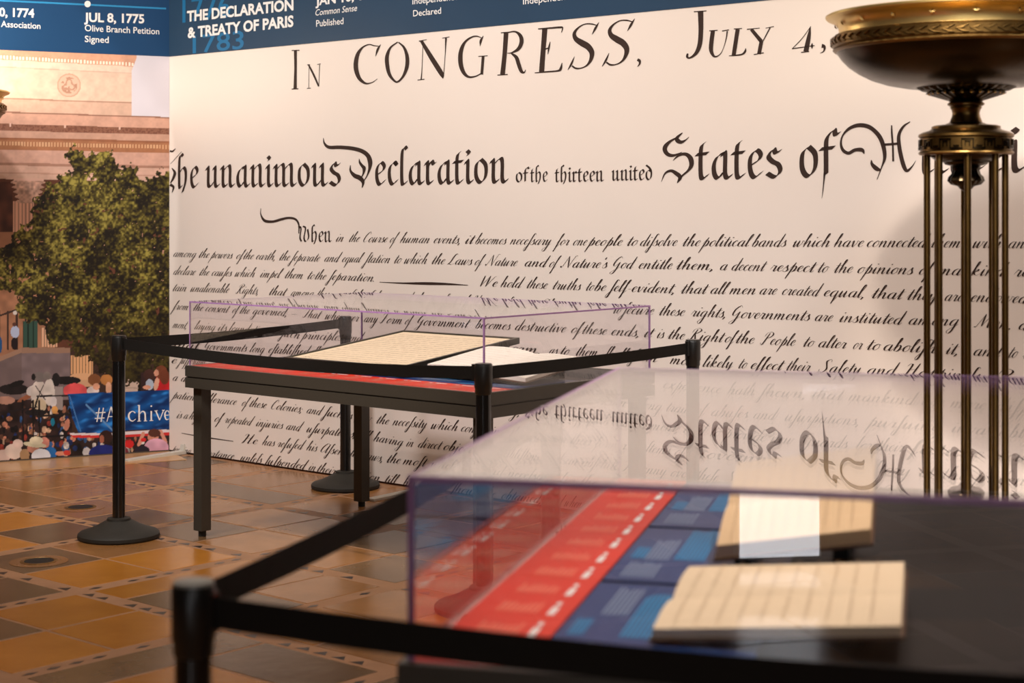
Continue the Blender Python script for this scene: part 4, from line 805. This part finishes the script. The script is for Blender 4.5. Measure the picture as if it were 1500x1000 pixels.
def squiggles(q, rows, m, par, lift=.0006, seed=1, x0=.06, x1=.94, y0=.06, y1=.9, amp=.012, name='handwriting', axis=0):
    # small handwriting lines on a (bilinear) sheet q: 4 corners p00,p10,p11,p01 (u along 0-1, v along 0-3)
    r = random.Random(seed); V = []; Fc = []
    P = [Vector(p) for p in q]
    def at(u, v):
        if axis: u, v = v, 1-u
        return (P[0]*(1-u)+P[1]*u)*(1-v)+(P[3]*(1-u)+P[2]*u)*v+Vector((0, 0, lift))
    for k in range(rows):
        v = y1-(y1-y0)*k/max(1, rows-1); u = x0; pu = None
        while u < x1:
            st = []; n = r.randint(3, 8)
            for i in range(n*2): st.append((u+i*.006, v+(amp*r.uniform(.3, 1) if i % 2 else -amp*.3)))
            for i in range(len(st)-1):
                a, b = st[i], st[i+1]; w_ = .0016 if i % 2 else .003
                n0 = len(V); V += [at(a[0], a[1]), at(a[0]+w_, a[1]), at(b[0]+w_, b[1]), at(b[0], b[1])]; Fc.append((n0, n0+1, n0+2, n0+3))
            u = st[-1][0]+r.uniform(.012, .022)
    return mk(name, V, Fc, m, par)
# framed parchment in the far case, raised at the back
e = inner(0, 'framed_document', .22, .694, ZS); tag(e, 'large cream handwritten parchment in thin dark frame propped in the far case', 'document')
w_, d_, z0, z1 = .83, .79, .045, .13     # local x: b (towards wall), local y: a
def sl(x): return z0+(z1-z0)*x/w_
q = [(0, 0, sl(0)), (w_, 0, sl(w_)), (w_, d_, sl(w_)), (0, d_, sl(0))]
mb = MB(); f = .018
def barq(x0, x1, y0, y1): mb.slab([(x0, y0, sl(x0)+.006), (x1, y0, sl(x1)+.006), (x1, y1, sl(x1)+.006), (x0, y1, sl(x0)+.006)], .030)
barq(0, f, 0, d_); barq(w_-f, w_, 0, d_); barq(f, w_-f, 0, f); barq(f, w_-f, d_-f, d_)
mb.build('frame', 'frame_dark', e)
qs = [(f, f, sl(f)), (w_-f, f, sl(w_-f)), (w_-f, d_-f, sl(w_-f)), (f, d_-f, sl(f))]
sh = MB().slab(qs, .01).build('parchment', 'page', e)
squiggles([qs[0], qs[1], qs[2], qs[3]], 16, 'sepia_ink', sh, lift=.001, seed=3, axis=1, amp=.014)
mb = MB().slab([(.03, .05, sl(.03)-.025), (.8, .05, sl(.8)-.025), (.8, d_-.05, sl(.8)-.025), (.03, d_-.05, sl(.03)-.025)], .012)
mb.box(.7, .72, .1, .13, .003, sl(.7)-.03); mb.box(.7, .72, .66, .69, .003, sl(.7)-.03); mb.box(.04, .06, .08, .71, .003, sl(.04)-.03)
mb.build('easel', 'table_black', e)
# open books: spine runs along local x (b); two page blocks either side in y (a)
def open_book(ci, name, x, y, wx, dy, zl, zr, slope, label, pm, thick=.016, cradle=True, seed=5, ink='faint_ink', rows=10, cat='book', bulge=.008):
    e = inner(ci, name, x, y, ZS); tag(e, label, cat)
    def zz(px, py):
        t = py/dy; return zl+(zr-zl)*t+slope*px/wx
    mb = MB(); mb.slab([(-.006, -.006, zz(0, 0)-thick), (wx+.006, -.006, zz(wx, 0)-thick), (wx+.006, dy+.006, zz(wx, dy)-thick), (-.006, dy+.006, zz(0, dy)-thick)], .005)
    mb.build('cover_board', 'leather', e)
    for h in (0, 1):
        y0 = h*dy/2; V = []; Fc = []; n = 10
        for k in range(n+1):
            t = k/n; yy = y0+t*dy/2; s_ = t if h == 0 else 1-t
            bz = bulge*math.sin(PI*min(1, s_*.95+.05))-(.006*(s_**6))
            for px in (0, wx): V.append((px, yy, zz(px, yy)+bz))
            for px in (0, wx): V.append((px, yy, zz(px, yy)-thick))
        for k in range(n):
            a = k*4; b = a+4
            Fc += [(a, a+1, b+1, b), (a+2, b+2, b+3, a+3), (a, b, b+2, a+2), (a+1, a+3, b+3, b+1)]
        Fc += [(0, 2, 3, 1), (n*4, n*4+1, n*4+3, n*4+2)]
        p = mk('page_block', V, Fc, pm, e); flip_up(p)
        bz = bulge+.0035
        squiggles([(.01, y0+.01, zz(0, y0)+bz), (wx-.01, y0+.01, zz(wx, y0)+bz), (wx-.01, y0+dy/2-.01, zz(wx, y0+dy/2)+bz), (.01, y0+dy/2-.01, zz(0, y0+dy/2)+bz)], rows, ink, p, seed=seed+h, axis=1)
    if cradle:
        lo = .003; c = CASE[ci]
        mb = MB()
        for (xa, xb) in ((wx*.1, wx*.2), (wx*.75, wx*.85)):
            V = []
            for px in (xa, xb):
                for py in (dy*.12, dy*.88): V += [(px, py, lo), (px, py, max(lo+.002, zz(px, py)-thick-.006))]
            mb.add(V, [(0, 2, 3, 1), (4, 5, 7, 6), (0, 1, 5, 4), (2, 6, 7, 3), (0, 4, 6, 2), (1, 3, 7, 5)])
        mb.build('cradle', 'table_black', e)
    return e
open_book(0, 'open_book', .31, .035, .42, .58, .035, .062, .055, 'open white paged book propped beside the framed parchment in far case', 'page_white', seed=11)
open_book(1, 'open_book', .385, .21, .425, .48, .027, .038, .030, 'open cream book with faint handwriting nearest the front of foreground case', 'page', seed=21)
open_book(1, 'open_book', .42, .855, .32, .42, .050, .165, .050, 'tan open book tilted on a stand behind the front book in foreground case', 'page2', thick=.028, seed=31)

# ------------------------------------------------------------------ stanchions with belts
HT = .985; ZBL = .945
ST = {'a': (-1.916, 8.243), 'b': (-.957, 9.72), 'c': (-.114, 6.75), 'd': (.853, 7.98), 'f': (-.528, 2.803), 'g': (.122, 5.30), 'h': (1.0, 2.26)}
SLAB = {'a': 'black belt stanchion standing left of the far table, nearest the mural', 'b': 'black belt stanchion behind the far table against the printed wall',
        'c': 'black belt stanchion at the near corner of the far table', 'd': 'black belt stanchion right of the far table, its head before the word Right',
        'f': 'large blurred black stanchion in the left foreground with a pale cap', 'g': 'black stanchion seen through the acrylic at the back of the foreground case',
        'h': 'black stanchion just outside the right frame edge holding the foreground belt end'}
def build_stanchion(k):
    x, y = ST[k]; e = empty('stanchion', (x, y, 0)); tag(e, SLAB[k], 'stanchion', 'belt stanchions')
    autosmooth(MB().lathe([(.0, 0), (.192, 0), (.197, .008), (.196, .022), (.186, .031), (.150, .042), (.105, .062), (.072, .080), (.058, .086), (.056, .096), (.040, .100), (.034, .100)], 56).build('base', 'base_black', e), 30)
    autosmooth(MB().lathe([(.0305, .095), (.0305, HT-.10)], 40).build('post', 'post_black', e))
    hd = autosmooth(MB().lathe([(.0305, HT-.125), (.034, HT-.12), (.034, HT-.1), (.0365, HT-.096), (.0365, HT-.012), (.034, HT-.006)], 40).build('head', 'plastic', e))
    autosmooth(MB().lathe([(.034, HT-.006), (.033, HT-.001), (.026, HT), (.0, HT)], 40).build('cap', 'cap' if k in 'fh' else 'plastic', e))
    return e
SE = {k: build_stanchion(k) for k in ST}
def belt(a, b, sag=.03, z=ZBL, hgt=.052):
    A = Vector(ST[a]); B = Vector(ST[b]); d = (B-A).normalized(); e = SE[a]; nrm = Vector((-d.y, d.x))
    P0 = A+d*.036; P1 = B-d*.05; n = 24; V = []; Fc = []; th = .0012
    for k in range(n+1):
        t = k/n; p = P0.lerp(P1, t)-A; zz = z-sag*4*t*(1-t); tw = .004*math.sin(t*PI*2)
        for sgn in (-1, 1):
            for h in (-1, 1): V.append((p.x+nrm.x*th*sgn+nrm.x*tw*h, p.y+nrm.y*th*sgn+nrm.y*tw*h, zz+h*hgt/2))
    for k in range(n):
        i = k*4; j = i+4; Fc += [(i, i+1, j+1, j), (i+2, j+2, j+3, i+3), (i+1, i+3, j+3, j+1), (i, j, j+2, i+2)]
    o = mk('belt', V, Fc, 'belt', e); flip_up(o)
    # end clip on the receiving post, slot housing on the sending post
    for (Q, dd, nm) in ((A, d, 'belt_slot'), (B, -d, 'belt_clip')):
        mb = MB(); V = []
        r0, r1 = (.030, .042) if nm == 'belt_slot' else (.030, .056); hw = .012 if nm == 'belt_slot' else .008
        for zz in (z-.034, z+.034):
            for rr, s_ in ((r0, -1), (r1, -1), (r1, 1), (r0, 1)):
                p = Q+dd*rr+nrm*hw*s_-A; V.append((p.x, p.y, zz))
        mb.add(V, [(3, 2, 1, 0), (4, 5, 6, 7), (0, 1, 5, 4), (1, 2, 6, 5), (2, 3, 7, 6), (3, 0, 4, 7)]); o = mb.build(nm, 'plastic', e); flip_up(o)
belt('a', 'b', .012); belt('a', 'c', .030); belt('c', 'd', .006); belt('f', 'g', .02); belt('f', 'h', .02, z=.935)

# seen only as reflections in the foreground acrylic: a backlit panel and another post behind the viewer
ST['r'] = (-1.0, -2.44); SLAB['r'] = 'black stanchion behind the viewer, mirrored beside the white panel in the acrylic'
SE['r'] = build_stanchion('r')
e = empty('backlit_panel', (-1.16, -2.02, 0), math.radians(-36)); tag(e, 'tall white backlit panel on black plinth, mirrored in the foreground acrylic', 'sign')
MB().box(-.20, .20, -.06, .06, 0, .03, .004).build('plinth', 'base_black', e)
MB().box(-.195, .195, -.035, .035, .03, 1.3, .004).build('housing', 'white_box', e)
em = bpy.data.materials.new('lit_white_screen'); em.use_nodes = True; b_ = em.node_tree.nodes['Principled BSDF']
b_.inputs['Base Color'].default_value = (.8, .8, .8, 1); b_.inputs['Emission Color'].default_value = (.93, .95, 1, 1); b_.inputs['Emission Strength'].default_value = 6.5
MB().box(-.185, .185, .035, .038, .035, 1.28).build('lit_face', em, e)
# ------------------------------------------------------------------ torchieres
def torchere(loc, label, rz=0):
    e = empty('torchiere', loc, rz); tag(e, label, 'lamp', 'bronze torchieres')
    autosmooth(MB().lathe([(.43, 2.155), (.452, 2.160), (.460, 2.163), (.465, 2.168), (.461, 2.175), (.467, 2.180), (.467, 2.212), (.458, 2.220), (.444, 2.223)], 96).build('frieze', 'bronze', e), 25)
    ch = MB(); n = 66
    for i in range(n):
        a0 = 2*PI*i/n; da = 2*PI/n
        for sgn in (-1, 1):
            V = []
            for (t, zt) in ((0, 0), (.55, 1)):
                for wv in (0, .42):
                    for rr in (.466, .4735):
                        a = a0+(t+wv)*da; z = 2.196+sgn*zt*.012; V.append((rr*math.cos(a), rr*math.sin(a), z))
            ch.add(V, [(1, 3, 7, 5), (0, 1, 5, 4), (2, 6, 7, 3), (0, 2, 3, 1), (4, 5, 7, 6)])
    o = ch.build('chevron_relief', 'bronze', e); flip_up(o); tag(o, kind='stuff')
    autosmooth(MB().lathe([(.442, 2.222), (.4425, 2.236), (.446, 2.250), (.455, 2.263), (.470, 2.273), (.486, 2.279), (.490, 2.283), (.490, 2.289), (.484, 2.292), (.474, 2.290), (.460, 2.282), (.436, 2.262), (.425, 2.24)], 96).build('rim', 'brass', e), 40)
    for i in range(20):
        a = 2*PI*(i+.4)/20; V = [(0, 0, .006)]
        for k in range(10):
            r = .0115 if k % 2 == 0 else .0048; V.append((r*math.sin(k*PI/5), r*math.cos(k*PI/5), 0))
        s = mk('star', V, [(0, k+1, (k+1) % 10+1) for k in range(10)], 'brass', e)
        s.location = (.4525*math.cos(a), .4525*math.sin(a), 2.254)
        s.rotation_euler = Matrix(((-math.sin(a), -.5*math.cos(a)*1, math.cos(a)*.82), (math.cos(a), -.5*math.sin(a), math.sin(a)*.82), (0, .84, -.57))).to_euler()
    autosmooth(MB().lathe([(.16, 2.030), (.22, 2.034), (.278, 2.045), (.33, 2.062), (.375, 2.085), (.408, 2.108), (.432, 2.132), (.446, 2.152), (.452, 2.160), (.44, 2.17), (.40, 2.14), (.36, 2.11), (.28, 2.07), (.15, 2.05), (0, 2.045)], 96).build('bowl', 'bronze_dark', e), 50)
    autosmooth(MB().lathe([(.052, 1.978), (.062, 1.984), (.090, 1.994), (.125, 2.006), (.135, 2.010), (.128, 2.014), (.148, 2.020), (.165, 2.030), (.166, 2.036), (.12, 2.04)], 96, mod=lambda k, a: 1+(.05*math.cos(26*a) if k in (2, 3, 4, 6, 7) else 0)).build('leaf_collar', 'bronze_dark', e), 50)
    bd = MB()
    for i in range(26):
        a = 2*PI*i/26; cx, cy = .128*math.cos(a), .128*math.sin(a); bd.lathe([(0, 2.004), (.006, 2.007), (.007, 2.012), (.004, 2.017), (0, 2.018)], 8, cx, cy)
    o = bd.build('bead_ring', 'brass', e, True); tag(o, kind='stuff')
    autosmooth(MB().lathe([(.060, 1.898), (.055, 1.912), (.049, 1.928), (.047, 1.940), (.050, 1.952), (.055, 1.958), (.054, 1.964), (.063, 1.968), (.064, 1.974), (.058, 1.978), (.05, 1.985)], 48).build('neck', 'bronze', e), 30)
    autosmooth(MB().lathe([(.13, 1.79), (.160, 1.792), (.165, 1.797), (.163, 1.802), (.158, 1.806), (.158, 1.850), (.165, 1.856), (.164, 1.864), (.152, 1.871), (.128, 1.878), (.119, 1.884), (.119, 1.892), (.108, 1.896), (.075, 1.899), (.05, 1.91)], 72).build('drum', 'bronze', e), 25)
    gk = MB(); n = 13
    def cbar(a0, a1, z0, z1):
        V = []; m_ = 4
        for k in range(m_+1):
            a = a0+(a1-a0)*k/m_
            for rr in (.156, .1645):
                for z in (z0, z1): V.append((rr*math.cos(a), rr*math.sin(a), z))
        Fc = []
        for k in range(m_):
            i = k*4; j = i+4; Fc += [(i+2, j+2, j+3, i+3), (i+1, i+3, j+3, j+1), (i, j, j+2, i+2)]
        Fc += [(0, 2, 3, 1), (m_*4, m_*4+1, m_*4+3, m_*4+2)]; gk.add(V, Fc)
    for i in range(n):
        a = 2*PI*i/n; d = 2*PI/n; tt = .030; h0, h1 = .010, .012
        for off, zt, zb in ((0, 1.846, 1.810), (.075, 1.838, 1.818)):
            cbar(a+off, a+d*.5-off+tt, zt-.004, zt); cbar(a+d*.5+off, a+d-off+tt, zb, zb+.004) if d*.5 > 2*off else None
            cbar(a+off, a+off+tt*.6, zb, zt); cbar(a+d*.5-off, a+d*.5-off+tt*.6, zb, zt)
    o = gk.build('key_relief', 'bronze_dark', e); flip_up(o)
    autosmooth(MB().lathe([(.0, 1.662), (.012, 1.665), (.022, 1.672), (.028, 1.680), (.052, 1.687), (.064, 1.700), (.060, 1.714), (.050, 1.724), (.046, 1.738), (.052, 1.744), (.050, 1.752), (.072, 1.758), (.078, 1.766), (.105, 1.772), (.118, 1.782), (.13, 1.791)], 64, mod=lambda k, a: 1+(.03*math.cos(14*a) if 4 <= k <= 8 else 0)).build('pendant', 'bronze_dark', e), 40)
    vx = math.atan2(-loc[1], -loc[0])
    for i in range(8):
        a = 2*PI*i/8+vx+.045; x, y = .134*math.cos(a), .134*math.sin(a)
        autosmooth(MB().lathe([(.0122, .17), (.0118, 1.793)], 20, x, y, mod=None).build('rod', 'bronze', e))
    autosmooth(MB().lathe([(0, 0), (.29, 0), (.29, .05), (.27, .06), (.27, .075), (.20, .10), (.17, .14), (.165, .18), (.15, .185), (0, .185)], 64).build('foot', 'bronze_dark', e), 30)
    autosmooth(MB().lathe([(.12, .44), (.148, .445), (.152, .455), (.148, .468), (.12, .472)], 56).build('lower_ring', 'bronze', e), 30)
    l = bpy.data.lights.new('bowl_lamp', 'POINT'); l.energy = 55; l.color = (1, .86, .66); l.shadow_soft_size = .12
    lo = bpy.data.objects.new('bowl_lamp', l); C.objects.link(lo); lo.location = (loc[0], loc[1], 2.36)
    return e
torchere((1.610, 6.0, 0), 'tall bronze torchiere with star-studded brass rim and eight rods on the right')
torchere((-3.44, 9.87, 0), 'distant torchiere, only its bowl edge showing at the left border before the mural', .3)
